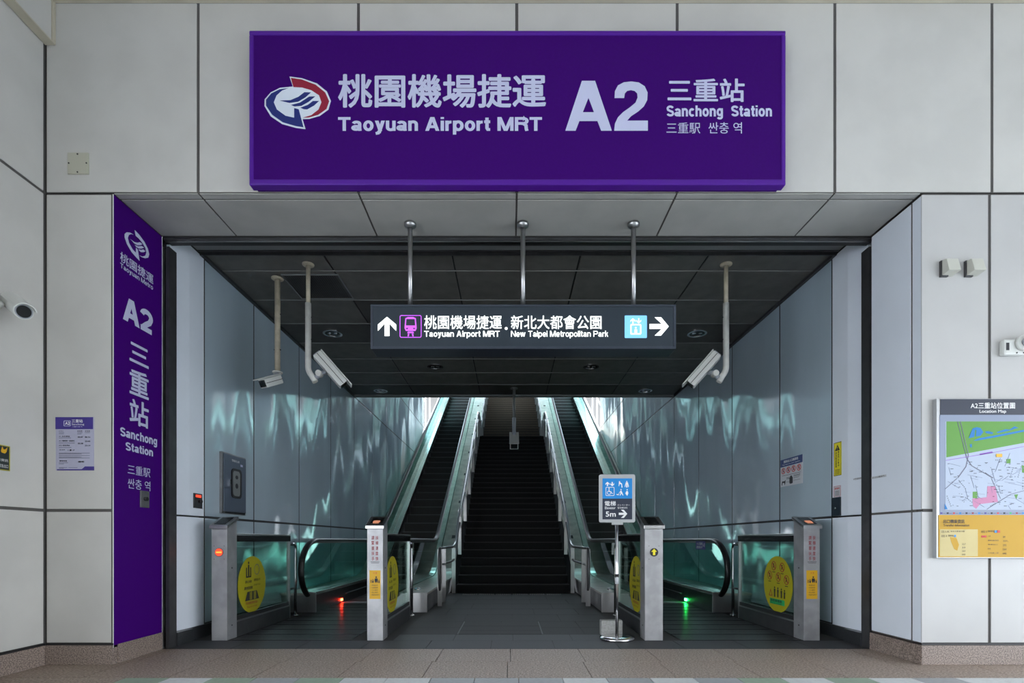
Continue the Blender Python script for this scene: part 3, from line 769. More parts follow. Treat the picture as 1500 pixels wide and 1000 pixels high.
# ------------------------------------------------------------------ shutter guides and header
def guide(s, X, label):
    t = thing('shutter_guide', label, 'shutter guide')
    x = X
    for (a, e, y0, y1, m) in ((0, .045, 4.84, 4.95, 'steel_dull'), (.045, .075, 4.90, 4.95, 'black'), (.075, .105, 4.85, 4.96, 'steel_dark')):
        xa, xb = sorted((x+s*a, x+s*e)); MB().box(xa, xb, y0, y1, 0, ZS-.08).build('channel', m, t)
    return t
guide(1, -3.25, 'dark steel roller shutter guide beside the purple banner')
guide(-1, 3.42, 'dark steel roller shutter guide at the right edge of the opening')
t = thing('shutter_header', 'black steel roller shutter slot across the top of the opening', 'shutter header')
MB().box(-3.19, 3.36, 4.84, 4.86, 3.765, 3.788).build('front_bar', 'steel_dark', t)
MB().box(-3.19, 3.36, 4.862, 4.872, 3.760, 3.768).build('edge_strip', 'steel', t)
MB().box(-3.19, 3.36, 4.874, 4.955, 3.775, 3.788).build('slot', 'black', t)

# ------------------------------------------------------------------ emblem
def emblem(f, a0, b0, a1, b1, h, parent, colour=True, mono='letter'):
    # drawn on a 118..439 x 266..518 grid, y downwards
    S = lambda pts: [(a0+(x-118)/321*(a1-a0), b1-(y-266)/252*(b1-b0)) for x, y in pts]
    sil = [(240, 266), (300, 274), (372, 299), (420, 338), (439, 383), (427, 425), (385, 455), (335, 469), (303, 470), (317, 518), (270, 512), (205, 494), (150, 457), (120, 408), (121, 375), (150, 342), (195, 320), (256, 314)]
    red = [(247, 273), (300, 281), (366, 306), (412, 343), (431, 385), (418, 422), (378, 450), (333, 463), (305, 464), (345, 452), (380, 425), (394, 390), (382, 356), (345, 332), (300, 319), (259, 317)]
    blue = [(235, 322), (193, 328), (153, 348), (128, 378), (128, 406), (157, 450), (208, 486), (270, 504), (308, 510), (285, 424), (263, 418), (263, 464), (222, 455), (180, 425), (165, 390), (178, 357), (205, 333)]
    sw = [[(195, 382), (245, 380), (283, 364), (312, 342), (343, 343), (315, 368), (282, 387), (240, 393)], [(248, 403), (290, 392), (318, 374), (335, 363), (364, 362), (332, 388), (298, 407), (265, 410)], [(293, 416), (328, 403), (353, 384), (382, 384), (358, 406), (325, 424), (308, 423)]]
    if colour:
        e = MB().prism(S(sil), f, h-.001, h).build('emblem', 'emblem_white', parent)
        flat('red_crescent', f, S(red), h+.0015, 'crimson', e); flats('blue_crescent', f, [S(blue)]+[S(p) for p in sw], h+.0015, 'navy', e)
    else:
        flats('emblem', f, [S(red), S(blue)]+[S(p) for p in sw], h, mono, parent)

# ------------------------------------------------------------------ big purple sign
D = 4.12
def P(px, py, d=None):
    d = D if d is None else d
    return ((px-CX)*d/F, 1+(CY-py)*d/F)
t = thing('station_sign', 'large purple station name board with white lettering above the entrance', 'sign')
x0, z0 = P(365, 271); x1, z1 = P(1151, 45)
f = front(D)
MB().box(x0+.02, x1-.02, D+.015, YW, z0+.02, z1-.02).build('back_box', 'purple', t)
MB().prism(rect(x0+.03, z0+.04, x1-.03, z1-.03), f, -.02, -.005).build('face', 'purple', t)
b = MB(); W = .034
b.box(x0, x1, D-.004, D+.07, z0, z0+W+.012).box(x0, x1, D-.004, D+.07, z1-W, z1).box(x0, x0+W, D-.004, D+.07, z0+W, z1-W).box(x1-W, x1, D-.004, D+.07, z0+W, z1-W)
b.build('rim', 'purple_rim', t, bevel=.008)
def PT(s, a, y1_, e, y0_, m='letter', bold=.0, par=None, ff=None, h=-.003, d=None, **k):   # photo box of the writing: left, top, right, bottom
    par = par or t; ff = ff or f
    u0, v0 = P(a, y0_, d); u1, v1 = P(e, y1_, d); return text(ff, s, u0, v0, u1, v1, h, m, par, bold, **k)
def GT(s_, a, y1_, e, y0_, m='letter', h=-.003, w=.20):
    u0, v0 = P(a, y0_); u1, v1 = P(e, y1_); return grotesk(f, s_, u0, v0, u1, v1, h, m, t, w)
a0, b0 = P(386.5, 188.5); a1, b1 = P(484.5, 111.5)
emblem(f, a0, b0, a1, b1, -.003, t)
PT('桃園機場捷運', 495, 108, 800, 157.5, bold=.022, res=4)
GT('Taoyuan Airport MRT', 495, 169, 794, 197)

def G2(pts, dx=0, dy=0): return [P(780+x*.307, 30+y*.307) for x, y in pts]
A_OUT = [(157, 524), (236, 286), (299, 286), (379, 524), (326, 524), (311, 478), (221, 478), (206, 524)]
b = MB(); b.prism(G2([(157, 524), (206, 524), (299, 286), (236, 286)][::-1]), f, -.0042, -.003)
b.prism(G2([(236, 286), (299, 286), (379, 524), (328, 524)][::-1]), f, -.0040, -.0027).prism(G2([(222, 436), (310, 436), (325, 478), (208, 478)][::-1]), f, -.0038, -.0024)
b.build('lettering', 'letter', t)
two = [(392, 368), (394, 335), (408, 308), (436, 293), (472, 289), (508, 294), (536, 312), (550, 342), (548, 378), (532, 408), (505, 432), (470, 455), (452, 476), (551, 476), (551, 524), (390, 524), (394, 490), (408, 460), (432, 436), (466, 412), (492, 390), (502, 366), (500, 346), (488, 334), (470, 330), (452, 334), (441, 346), (438, 368)]
flat('lettering', f, G2(two[::-1]), -.003, 'letter', t)
PT('三重站', 978, 114.5, 1091, 149, bold=.018, res=4)
GT('Sanchong  Station', 976.5, 154, 1131, 174.5)
PT('三重駅', 976.5, 179, 1026, 195)
PT('싼충 역', 1038, 178.5, 1087, 195)

# ------------------------------------------------------------------ purple banner on the left reveal
t = thing('purple_banner', 'tall narrow purple banner with station name on the left reveal', 'banner')
f = facing_right(-3.2)
MB().prism(rect(4.235, .135, 4.828, 3.785), f, .001, .005).build('sheet', 'banner_purple', t)
MB().prism(rect(4.232, .135, 4.236, 3.785), f, .001, .007).prism(rect(4.826, .135, 4.83, 3.785), f, .001, .007).build('edge_strip', 'letter_white', t)
emblem(f, 4.345, 3.40, 4.66, 3.645, .008, t, colour=False)
text(f, '桃園捷運', 4.305, 3.285, 4.705, 3.37, .008, 'letter', t, .008)
grotesk(f, 'Taoyuan Metro', 4.305, 3.225, 4.70, 3.275, .008, 'letter', t, w=.16)
grotesk(f, 'A2', 4.335, 2.825, 4.70, 3.025, .008, 'letter', t, w=.22)
for c, zt, zb in (('三', 2.675, 2.51), ('重', 2.455, 2.235), ('站', 2.20, 1.98)):
    text(f, c, 4.41, zb, 4.645, zt, .008, 'letter', t, .018)
grotesk(f, 'Sanchong', 4.305, 1.835, 4.755, 1.93, .008, 'letter', t)
grotesk(f, 'Station', 4.365, 1.747, 4.70, 1.818, .008, 'letter', t)
text(f, '三重駅', 4.39, 1.555, 4.665, 1.635, .008, 'letter', t); text(f, '싼충 역', 4.39, 1.435, 4.665, 1.52, .008, 'letter', t)
t = thing('key_switch', 'steel key switch plate on the purple banner', 'switch', None)
MB().box(-3.194, -3.186, 4.535, 4.645, 1.285, 1.43).build('plate', 'steel_dull', t, bevel=.002)
MB().tube([(-3.187, 4.59, 1.36), (-3.165, 4.59, 1.36)], .018, 14).build('key_barrel', 'black', t)

# ------------------------------------------------------------------ hanging illuminated sign
t = thing('hanging_sign', 'long black illuminated direction sign hung on three steel rods under the soffit', 'sign')
D = 4.52
x0, z0 = P(543, 511); x1, z1 = P(990, 446)
MB().box(x0, x1, D+.01, D+.20, z0, z1).build('housing', 'sign_frame', t, bevel=.006)
f = front(D)
MB().prism(rect(x0+.022, z0+.022, x1-.022, z1-.018), f, -.012, 0).build('face', 'sign_face', t)
b = MB()
b.box(x0, x1, D-.006, D+.01, z0, z0+.022).box(x0, x1, D-.006, D+.01, z1-.018, z1).box(x0, x0+.022, D-.006, D+.01, z0+.022, z1-.018).box(x1-.022, x1, D-.006, D+.01, z0+.022, z1-.018)
b.build('frame', 'sign_frame', t, bevel=.002)
for px in (601, 766, 928):
    X = (px-CX)*(D+.1)/F
    r = MB().tube([(X, D+.1, z1-.01), (X, D+.1, ZS-.005)], .021, 14).build('rod', 'steel', t)
    MB().tube([(X, D+.1, ZS-.05), (X, D+.1, ZS-.03), (X, D+.1, ZS-.008)], [.025, .052, .052], 18).build('ceiling_cup', 'steel', r)
def arrow(cx, cy, L, ang, w=.022):
    """arrow with mitred head; L overall length"""
    h = L*.5; q_ = L*.10; p = [(0, h), (h*.95, q_), (h*.95, -w*1.15), (w*.62, h*.28), (w*.62, -h), (-w*.62, -h), (-w*.62, h*.28), (-h*.95, -w*1.15), (-h*.95, q_)]
    ca, sa = math.cos(ang), math.sin(ang)
    return [(cx+x*ca-y*sa, cy+x*sa+y*ca) for x, y in p]
u, v = P(567, 478); flat('up_arrow', f, arrow(u, v, .165, 0, .034), .002, 'glow_white', t)
u, v = P(965.5, 478); flat('right_arrow', f, arrow(u, v, .165, -math.pi/2, .034), .002, 'glow_white', t)
# train icon
a0, b0 = P(585.5, 494.5); a1, b1 = P(617.5, 461.5); S = lambda x, y: (a0+x*(a1-a0), b0+y*(b1-b0))
m_ = MB(); ringpoly(m_, f, rrect(a0, b0, a1, b1, .015), rrect(a0+.006, b0+.006, a1-.006, b1-.006, .011), .002)
m_.prism([S(.28, .30), S(.72, .30), S(.78, .42), S(.74, .86), S(.62, .92), S(.38, .92), S(.26, .86), S(.22, .42)], f, .0, .002)
m_.prism([S(.34, .20), S(.66, .20), S(.62, .27), S(.38, .27)], f, 0, .002)
m_.prism([S(.36, .06), S(.42, .06), S(.44, .18), S(.38, .18)], f, 0, .002).prism([S(.58, .06), S(.64, .06), S(.62, .18), S(.56, .18)], f, 0, .002)
m_.build('train_icon', 'glow_purple', t)
flats('train_window', f, [[S(.29, .54), S(.71, .54), S(.69, .82), S(.31, .82)], rect(*S(.30, .38), *S(.38, .43)), rect(*S(.62, .38), *S(.70, .43))], .0035, 'sign_face', t)
PT('桃園機場捷運', 621.5, 462, 735, 482, 'glow_white', .006, h=.002, par=t, ff=f, d=D)
GT('Taoyuan Airport MRT', 621.5, 484.5, 732, 495.5, 'glow_white', .002, .16)
u, v = P(741.5, 481); flat('dot', f, ell(u, v, .012, .012, 16), .002, 'glow_white', t)
PT('新北大都會公園', 748.5, 462, 881, 482, 'glow_white', .006, h=.002, par=t, ff=f, d=D)
GT('New Taipei Metropolitan Park', 748.5, 484.5, 891, 495.5, 'glow_white', .002, .15)
a0, b0 = P(915, 495); a1, b1 = P(947.5, 462)
flat('elevator_square', f, rrect(a0, b0, a1, b1, .008), .002, 'glow_blue', t)
m_ = MB(); S = lambda x, y: (a0+x*(a1-a0), b0+y*(b1-b0))
ringpoly(m_, f, rrect(*S(.25, .15), *S(.75, .62), .012), rrect(*S(.31, .21), *S(.69, .56), .008), .0035)
m_.prism(arrow(*S(.37, .76), .045, 0, .008), f, .002, .0035).prism(arrow(*S(.63, .76), .045, math.pi, .008), f, .002, .0035)
m_.prism(ell(*S(.5, .45), .008, .008, 10), f, .002, .0035).prism(rect(*S(.44, .22), *S(.56, .38)), f, .002, .0035)
m_.build('elevator_icon', 'glow_paleblue', t)

# ------------------------------------------------------------------ elevator sign on a stand
t = thing('sign_stand', 'chrome pole stand with framed blue and grey elevator sign, left of the arrow bollard', 'sign stand')
D = 5.28; f = front(D)
x0, z0 = P(877.5, 765); x1, z1 = P(930.5, 694.5); xm = (904.5-CX)*D/F
MB().prism(rrect(x0, z0, x1, z1, .02), f, -.02, 0).build('frame', 'alu', t, bevel=.003)
u0, v0 = P(882.5, 760.5); u1, v1 = P(926, 700)
_, vm = P(0, 730)
flat('blue_half', f, rect(u0, vm, u1, v1-.003), .002, 'blue', t); flat('grey_half', f, rect(u0, v0, u1, vm), .002, 'map_header', t)
def Q(cx, cy): return P(870+cx*.09, 685+cy*.09)      # crop grid
def QT(s, a, b_, c, d_, bold=0): u0, v0 = Q(a, d_); u1, v1 = Q(c, b_); text(f, s, u0, v0, u1, v1, .004, 'letter_white', t, bold)
m_ = MB()
u, v = Q(220, 262); m_.prism(arrow(u, v, .042, 0, .010), f, .002, .004)
u, v = Q(297, 265); m_.prism(arrow(u, v, .042, math.pi, .010), f, .002, .004)
p0 = Q(190, 455); p1 = Q(332, 312); ringpoly(m_, f, rrect(*p0, *p1, .01), rrect(p0[0]+.005, p0[1]+.005, p1[0]-.005, p1[1]-.005, .007), .004)
u, v = Q(245, 405); ringpoly(m_, f, ell(u, v, .020, .020, 20), ell(u, v, .015, .015, 20), .004)
for pl in ([(240, 345), (252, 345), (252, 380), (280, 382), (295, 412), (312, 412), (312, 420), (288, 420), (272, 392), (240, 392)],
           [(405, 235), (420, 225), (430, 240), (455, 255), (465, 320), (448, 320), (445, 270), (420, 262), (408, 300), (402, 298)],
           [(520, 235), (550, 235), (568, 300), (560, 318), (545, 262), (545, 320), (525, 320), (525, 262), (508, 318), (500, 300)],
           [(430, 375), (445, 370), (460, 400), (480, 450), (468, 450), (448, 415), (430, 450), (418, 448), (435, 405), (410, 400), (400, 448), (370, 440), (365, 425), (395, 430)],
           [(530, 375), (548, 375), (560, 410), (545, 450), (535, 450), (510, 415)]):
    m_.prism([Q(*p) for p in reversed(pl)], f, .002, .004)
for c in ((246, 333), (415, 225), (534, 222), (440, 355), (540, 355)): u, v = Q(*c); m_.prism(ell(u, v, .006, .006, 10), f, .002, .004)
m_.build('pictogram', 'letter_white', t)
QT('電梯', 175, 540, 355, 620, .012); QT('Elevator', 178, 630, 350, 672, .01)
QT('エレベーター', 382, 592, 582, 618); QT('엘리베이터', 382, 635, 540, 668)
QT('5m', 190, 710, 355, 795, .02)
u, v = Q(472, 748); flat('arrow', f, arrow(u, v, .085, -math.pi/2, .018), .004, 'letter_white', t)
MB().box(xm-.055, xm+.055, D+.0, D+.022, z0-.022, z0+.004).build('clamp', 'alu', t)
MB().tube([(xm, D+.03, .03), (xm, D+.03, z0+.1)], .0165, 14).build('pole', 'chrome', t)
MB().tube([(xm, D+.03, .63), (xm, D+.03, .66)], .021, 12).build('collar', 'black', t)
MB().tube([(xm, D+.03, .56), (xm, D+.03, .62)], .018, 12).build('tape', 'paper_white', t)
MB().tube([(xm, D+.03, 0), (xm, D+.03, .012), (xm, D+.03, .028), (xm, D+.03, .034), (xm, D+.03, .036)], [.172, .176, .170, .14, .02], 36).build('base', 'chrome', t)
t = thing('weight_block', 'pale stone weight block on the floor behind the sign stand pole', 'block')
MB().box(xm-.125, xm+.10, 5.50, 5.60, 0, .16).build('block', 'stone_block', t, bevel=.008)

# ------------------------------------------------------------------ map board
t = thing('map_board', 'wall-mounted location map board with yellow transfer panel on the right wall', 'map board')
D = 4.19; f = front(D)
x0, z0 = P(1371.5, 817.5); x1, z1 = P(1536, 583.5)
MB().box(x0, x1, D, YW-.001, z0, z1).build('back_box', 'alu', t, bevel=.004)
def R(a, y1_, e, y0_): u0, v0 = P(a, y0_); u1, v1 = P(e, y1_); return rect(u0, v0, u1, v1)
flat('header', f, R(1377, 584.5, 1534, 607.5), .003, 'map_header', t)
flat('margin', f, R(1376, 607.5, 1534, 754), .002, 'map_frame', t)
mp = MB().prism(R(1384.5, 617, 1526, 746.5), f, .001, .003).build('map_sheet', 'map_land', t)
C1 = lambda x, y: P(1370+x*.12, 580+y*.12)      # first crop grid
C2 = lambda x, y: P(1370+x*.125, 700+y*.125)
def polyC(C, pts): return [C(*p) for p in pts]
flat('park', f, polyC(C1, [(132, 310), (132, 748), (600, 660), (1300, 530), (1300, 310)]), .004, 'map_green', mp)
[flat('water', f, w_, .0055, 'map_water', mp) for w_ in [polyC(C1, p) for p in ([(400, 515), (450, 395), (500, 380), (545, 390), (580, 440), (545, 485), (490, 495), (495, 415), (478, 415), (470, 500)], [(600, 435), (640, 428), (700, 445), (690, 465), (620, 455)],
      [(460, 545), (520, 515), (700, 485), (1300, 370), (1300, 390), (720, 505), (500, 545)], [(415, 590), (440, 585), (440, 625), (425, 628)], [(740, 440), (850, 405), (900, 410), (960, 370), (1010, 390), (960, 400), (890, 425), (760, 452)])]
      + [polyC(C2, [(108, 300), (138, 365), (105, 365)])]]
flats('pink_area', f, [polyC(C2, [(430, 240), (600, 225), (605, 95), (700, 95), (730, 280), (520, 305), (475, 360), (440, 330)])], .004, 'map_pink', mp)
flats('small_park', f, [polyC(C2, p) for p in ([(435, 160), (488, 160), (488, 235), (435, 235)], [(920, 195), (965, 190), (945, 250)])]+[polyC(C1, p) for p in ([(860, 770), (915, 765), (912, 820), (862, 822)], [(1050, 850), (1100, 845), (1095, 930), (1055, 935)])], .004, 'map_green', mp)
def lineC(mb, C, p, q, w, h=.0048):
    a = Vector(C(*p)); c = Vector(C(*q)); d = (c-a); n_ = Vector((-d.y, d.x)).normalized()*w/2
    mb.prism([tuple(a+n_), tuple(a-n_), tuple(c-n_), tuple(c+n_)], f, .003, h)
m_ = MB()
rs = random.Random(3)
for i in range(30):
    a = rs.uniform(125, 1250); y = rs.uniform(820, 1080); g = rs.choice((.25, -2.6, .2, 3.5, -.5)); L = rs.uniform(60, 190)
    dx = L/math.sqrt(1+g*g); lineC(m_, C1, (a, y), (min(a+dx, 1290), y+min(dx*g, 300)), .0018)
for i in range(22):
    a = rs.uniform(125, 950); y = rs.uniform(20, 330); g = rs.choice((.6, -.7, .1, 4)); L = rs.uniform(60, 160)
    dx = L/math.sqrt(1+g*g); lineC(m_, C2, (a, y), (a+dx, min(365, y+dx*g)), .0018)
m_.build('street', 'map_line', mp)
m_ = MB()
for pts in ([(265, 310), (330, 560), (380, 760), (440, 850), (700, 1000)], [(300, 310), (360, 560), (400, 720), (370, 860), (270, 1000)]):
    for p, q in zip(pts, pts[1:]): lineC(m_, C1, p, q, .005, .0056)
lineC(m_, C2, (600, 365), (880, 190), .004); lineC(m_, C2, (880, 190), (1250, 90), .004); lineC(m_, C2, (110, 130), (250, 5), .004); lineC(m_, C2, (650, 0), (760, 240), .003)
m_.build('highway', 'ink_grey', mp)
m_ = MB(); lineC(m_, C1, (125, 785), (700, 690), .004, .006); lineC(m_, C1, (700, 690), (1280, 575), .003, .006); lineC(m_, C1, (540, 712), (690, 685), .012, .006); m_.build('metro_line', 'map_purple', mp)
flats('marker', f, [rrect(*C1(735, 745), *C1(808, 705), .004)], .007, 'yellow', mp)
m_ = MB()
for i in range(95):
    if i % 2: x, y = rs.uniform(140, 1240), rs.uniform(20, 350); C = C2
    else: x, y = rs.uniform(140, 1240), rs.uniform(800, 1000); C = C1
    u, v = C(x, y); wv = rs.choice((.004, .012, .022)); m_.prism(rect(u, v, u+wv, v+.0035), f, .004, .0062)
for C, p, q, n_ in ((C1, (605, 940), (690, 1000), 7), (C1, (730, 785), (800, 785), 4), (C2, (270, 35), (345, 125), 6), (C2, (130, 215), (175, 330), 6), (C2, (345, 230), (420, 285), 5), (C2, (640, 330), (690, 300), 4), (C1, (940, 880), (905, 990), 6), (C1, (1035, 870), (1000, 990), 6), (C2, (1020, 0), (1015, 130), 5)):
    for i in range(n_): u, v = C(p[0]+(q[0]-p[0])*i/(n_-1), p[1]+(q[1]-p[1])*i/(n_-1)); m_.prism(rect(u, v, u+.0045, v+.0045), f, .004, .0062)
m_.build('map_names', 'ink', mp)
PT('A2三重站位置圖', 1421, 589.5, 1486, 598.5, 'letter_white', .01, par=t, ff=f, h=.005, d=D)
PT('Location Map', 1434, 600, 1473, 606, 'letter_white', .01, par=t, ff=f, h=.005, d=D)
cols = ['blue', 'poster_blue', 'ink', 'red', 'map_water', 'ink', 'sticker_green', 'maroon']
x = 1377
while x < 1522:
    u, v = P(x, 752.5); flat('legend_icon', f, rect(u, v, u+.016, v+.012), .004, cols[int(x) % 8], t, t=.001); flat('legend_text', f, rect(u+.02, v+.002, u+.042, v+.008), .004, 'ink_grey', t, t=.001); x += 9.2
yp = MB().prism(R(1374.5, 754, 1534, 816), f, 0, .004).build('yellow_panel', 'map_yellow', t)
PT('出口轉乘資訊', 1381, 760.5, 1412, 766.5, 'ink', .01, par=yp, ff=f, h=.006, d=D)
PT('Transfer Information', 1381, 767.2, 1419, 770.8, 'ink', .005, par=yp, ff=f, h=.006, d=D)
flat('pale_patch', f, R(1376, 775, 1431.5, 814.5), .0055, 'map_paleyellow', yp)
flats('old_sticker', f, [polyC(C2, [(165, 690), (240, 700), (270, 780), (250, 850), (215, 830), (185, 760)])], .0065, 'map_yellow', yp)
for (s, a, b_, e, c) in (('出1A', 65, 612, 155, 642), ('新北大都會公園', 172, 615, 335, 632), ('出1', 65, 662, 125, 692), ('重新路', 145, 662, 205, 685), ('出1', 532, 612, 595, 642), ('捷運路', 608, 612, 680, 632), ('三重', 608, 672, 640, 686), ('重新路四段', 608, 722, 735, 738), ('集美街口', 608, 770, 720, 785), ('重陽', 605, 820, 640, 835), ('三和路二段', 608, 868, 735, 884), ('39', 783, 680, 812, 700), ('227₁', 783, 728, 845, 748), ('292', 783, 775, 825, 796), ('264', 783, 824, 825, 844), ('640', 783, 872, 825, 892), ('227', 305, 765, 350, 782), ('39', 305, 805, 345, 822), ('264', 305, 845, 345, 862), ('640', 305, 885, 345, 902)):
    u0, v0 = C2(a, c); u1, v1 = C2(e, b_); text(f, s, u0, v0, u1, v1, .0068, 'ink', yp, 0)
flats('blue_icon', f, [rect(*C2(688, 640), *C2(715, 612)), rect(*C2(215, 690), *C2(235, 664))], .0066, 'blue', yp)
flats('red_icon', f, [rect(*C2(720, 640), *C2(750, 612)), rect(*C2(565, 696), *C2(590, 672)), rect(*C2(535, 696), *C2(560, 672))], .0066, 'red', yp)

# ------------------------------------------------------------------ timetable notice on the left
t = thing('timetable_notice', 'small A2 timetable notice with purple header on the left front panel', 'notice')
D = YW; f = front(D)
N = lambda x, y: P(70+x*.1, 600+y*.1)
def NR(a, b_, e, c): return rect(*N(a, c), *N(e, b_))
flat('sheet', f, NR(122, 108, 680, 888), .003, 'paper', t, t=.003)
flats('header', f, [NR(118, 108, 668, 285)], .004, 'poster_blue', t)
flats('footer', f, [NR(140, 870, 684, 888), polyC(N, [(500, 872), (684, 872), (684, 830), (550, 830)])], .004, 'poster_blue', t)
m_ = MB(); ringpoly(m_, f, rrect(*N(240, 242), *N(340, 160), .006), rrect(*N(248, 236), *N(333, 167), .005), .005); m_.build('badge_ring', 'letter', t)
def NT(s, a, b_, e, c, m='ink', bold=0): text(f, s, *N(a, c), *N(e, b_), .0055, m, t, bold)
NT('A2', 262, 178, 330, 222, 'letter_white', .02); NT('三重站', 360, 142, 520, 190, 'letter_white', .01); NT('Sanchong', 360, 200, 540, 235, 'letter_white'); NT('三重駅 싼충 역', 365, 240, 510, 258, 'letter')
NT('往終點站', 170, 306, 240, 322); NT('首班車', 440, 304, 515, 324, 'ink', .01); NT('末班車', 550, 304, 628, 324, 'ink', .01)
NT('A1 台北車站', 172, 380, 330, 400, 'ink', .01); NT('06:07', 448, 390, 525, 412, 'ink', .015); NT('06:16', 552, 390, 630, 412, 'ink', .015)
NT('A12 機場第一航廈站', 172, 445, 400, 468, 'ink', .01); NT('23:45', 552, 452, 630, 474, 'ink', .015)
NT('A22 老街溪站', 172, 512, 330, 535, 'ink', .01); NT('05:58', 450, 484, 525, 506, 'ink', .015); NT('23:14', 552, 515, 630, 536, 'ink', .015)
NT('直達車', 178, 580, 260, 596); NT('1 樓 1F', 305, 580, 400, 605, 'ink', .01)
NT('轉乘時間', 180, 740, 288, 760, 'ink', .01); NT('00:40', 455, 750, 540, 774, 'ink', .015)
flats('small_print', f, [NR(170, y, e, y+6) for y, e in ((335, 245), (350, 240), (410, 345), (485, 400), (550, 350), (632, 620), (645, 500), (668, 620), (690, 500), (703, 620), (775, 300), (790, 240), (845, 290), (855, 240))]+[NR(310, 845, 440, 851), NR(440, 335, 515, 341), NR(550, 335, 628, 341), NR(440, 352, 500, 358)], .005, 'ink_grey', t)

# small dark exit sign on the left wall
t = thing('dark_sign', 'small black sign with yellow emblem and border at far left wall', 'sign')
f = facing_right(-3.74)
MB().prism(rect(3.70, 1.515, 3.925, 1.70), f, 0, .006).build('plate', 'dark_sign', t)
m_ = MB(); ringpoly(m_, f, rect(3.70, 1.515, 3.925, 1.70), rect(3.706, 1.521, 3.919, 1.694), .0075); m_.build('border', 'sticker_yellow', t)
flats('emblem', f, [[(3.855, 1.655), (3.865, 1.69), (3.875, 1.67), (3.89, 1.672), (3.905, 1.69), (3.898, 1.655), (3.885, 1.64), (3.86, 1.645)]], .0075, 'yellow', t)
text(f, '旅客資訊', 3.80, 1.58, 3.91, 1.60, .0075, 'letter_white', t); text(f, '緊急出口', 3.84, 1.535, 3.91, 1.56, .0075, 'letter_white', t)

# ------------------------------------------------------------------ wall fittings
t = thing('cover_plate', 'square beige cover plate with four screws high on the left front panel', 'cover plate')
MB().box(-3.552, -3.385, YW-.012, YW, 3.94, 4.11).build('plate', 'plate_beige', t, bevel=.002)
b = MB()
for u, v in ((-3.47, 4.097), (-3.47, 3.953), (-3.54, 4.025), (-3.398, 4.025)): b.tube([(u, YW-.012, v), (u, YW-.015, v)], .006, 8)
b.build('screw', 'black', t)
for x, lab in ((3.462, 'left one of two square beige wall boxes above the map board'), (3.66, 'right one of two square beige wall boxes above the map board')):
    t = thing('wall_box', lab, 'wall box', 'beige boxes on the right front wall')
    MB().hexa([(x, YW-.09, 3.13), (x+.095, YW-.09, 3.13), (x+.095, YW, 3.12), (x, YW, 3.12), (x, YW-.06, 3.235), (x+.095, YW-.06, 3.235), (x+.095, YW, 3.24), (x, YW, 3.24)]).build('hood', 'bracket_beige', t, bevel=.004)
    MB().box(x-.008, x+.05, YW-.02, YW, 3.112, 3.24).build('back_plate', 'steel_dark', t)

# electrical box on the left shaft wall
t = thing('electrical_box', 'blue-grey metal box with rounded window on the left shaft wall', 'electrical box')
f = facing_right(XL)
MB().prism(rect(5.75, 1.295, 6.265, 1.975), f, 0, .03).build('housing', 'steel_dull', t, bevel=.003)
dr = MB().prism(rect(5.775, 1.32, 6.25, 1.96), f, .03, .042).build('door', 'box_blue', t, bevel=.003)
m_ = MB(); ringpoly(m_, f, rrect(5.915, 1.48, 6.135, 1.815, .05), rrect(5.94, 1.505, 6.11, 1.79, .04), .052, .01); m_.build('window_gasket', 'black', dr)
flat('window_pane', f, rrect(5.94, 1.505, 6.11, 1.79, .04), .046, 'beam_grey', dr, t=.003)
flats('gauge', f, [ell(6.03, 1.72, .03, .022, 14), ell(6.03, 1.62, .03, .03, 14)], .048, 'ink', dr)
text(f, '警報逆止閥', 5.93, 1.89, 6.09, 1.915, .044, 'letter_white', dr); flat('small_label', f, rect(6.12, 1.855, 6.17, 1.88), .044, 'letter', dr)
MB().box(XL+.042, XL+.06, 5.865, 5.885, 1.60, 1.68).build('latch', 'chrome', dr)
MB().box(XL+.04, XL+.046, 5.80, 6.22, 1.305, 1.315).build('vent_slot', 'black', dr)
t = thing('alarm_key_switch', 'small dark key switch with red display on the left shaft wall', 'switch')
MB().prism(rect(5.275, 1.325, 5.415, 1.475), f, 0, .012).build('plate', 'steel_dark', t, bevel=.002)
flat('red_display', f, rect(5.30, 1.435, 5.39, 1.46), .014, 'led_red', t)
MB().tube([(XL+.012, 5.36, 1.395), (XL+.04, 5.36, 1.395)], .017, 12).build('knob', 'black', t)

# notices on the right shaft wall
f = facing_left(XR)
t = thing('rules_notice', 'blue and white notice with four red prohibition circles on the right shaft wall', 'notice')
flat('sheet', f, rect(-6.50, 1.655, -6.01, 1.985), .004, 'paper_white', t, t=.004)
flat('header', f, rect(-6.50, 1.895, -6.01, 1.985), .005, 'notice_blue', t)
text(f, '捷運站出入口須知事項', -6.42, 1.937, -6.10, 1.97, .0065, 'letter_white', t, .01); text(f, 'Please observe the station regulations', -6.45, 1.908, -6.06, 1.925, .0065, 'letter_white', t)
for i in range(4):
    u = -6.43+i*.115; m_ = MB(); ringpoly(m_, f, ell(u, 1.845, .045, .038, 20), ell(u, 1.845, .034, .028, 20), .006)
    m_.prism([(u-.030, 1.868), (u-.024, 1.873), (u+.030, 1.822), (u+.024, 1.817)], f, .004, .006); m_.build('prohibition_ring', 'red', t)
    flats('pictogram', f, [ell(u, 1.862, .008, .007, 10), [(u-.012, 1.852), (u+.012, 1.852), (u+.014, 1.83), (u-.014, 1.83)]], .0055, 'ink', t)
flats('small_print', f, [rect(-6.46, 1.785, -6.05, 1.789), rect(-6.36, 1.75, -6.29, 1.755), rect(-6.36, 1.738, -6.29, 1.743), rect(-6.20, 1.765, -6.06, 1.770), rect(-6.20, 1.752, -6.06, 1.757), rect(-6.20, 1.735, -6.08, 1.739), rect(-6.36, 1.70, -6.29, 1.703), rect(-6.20, 1.705, -6.06, 1.708)], .006, 'ink', t)
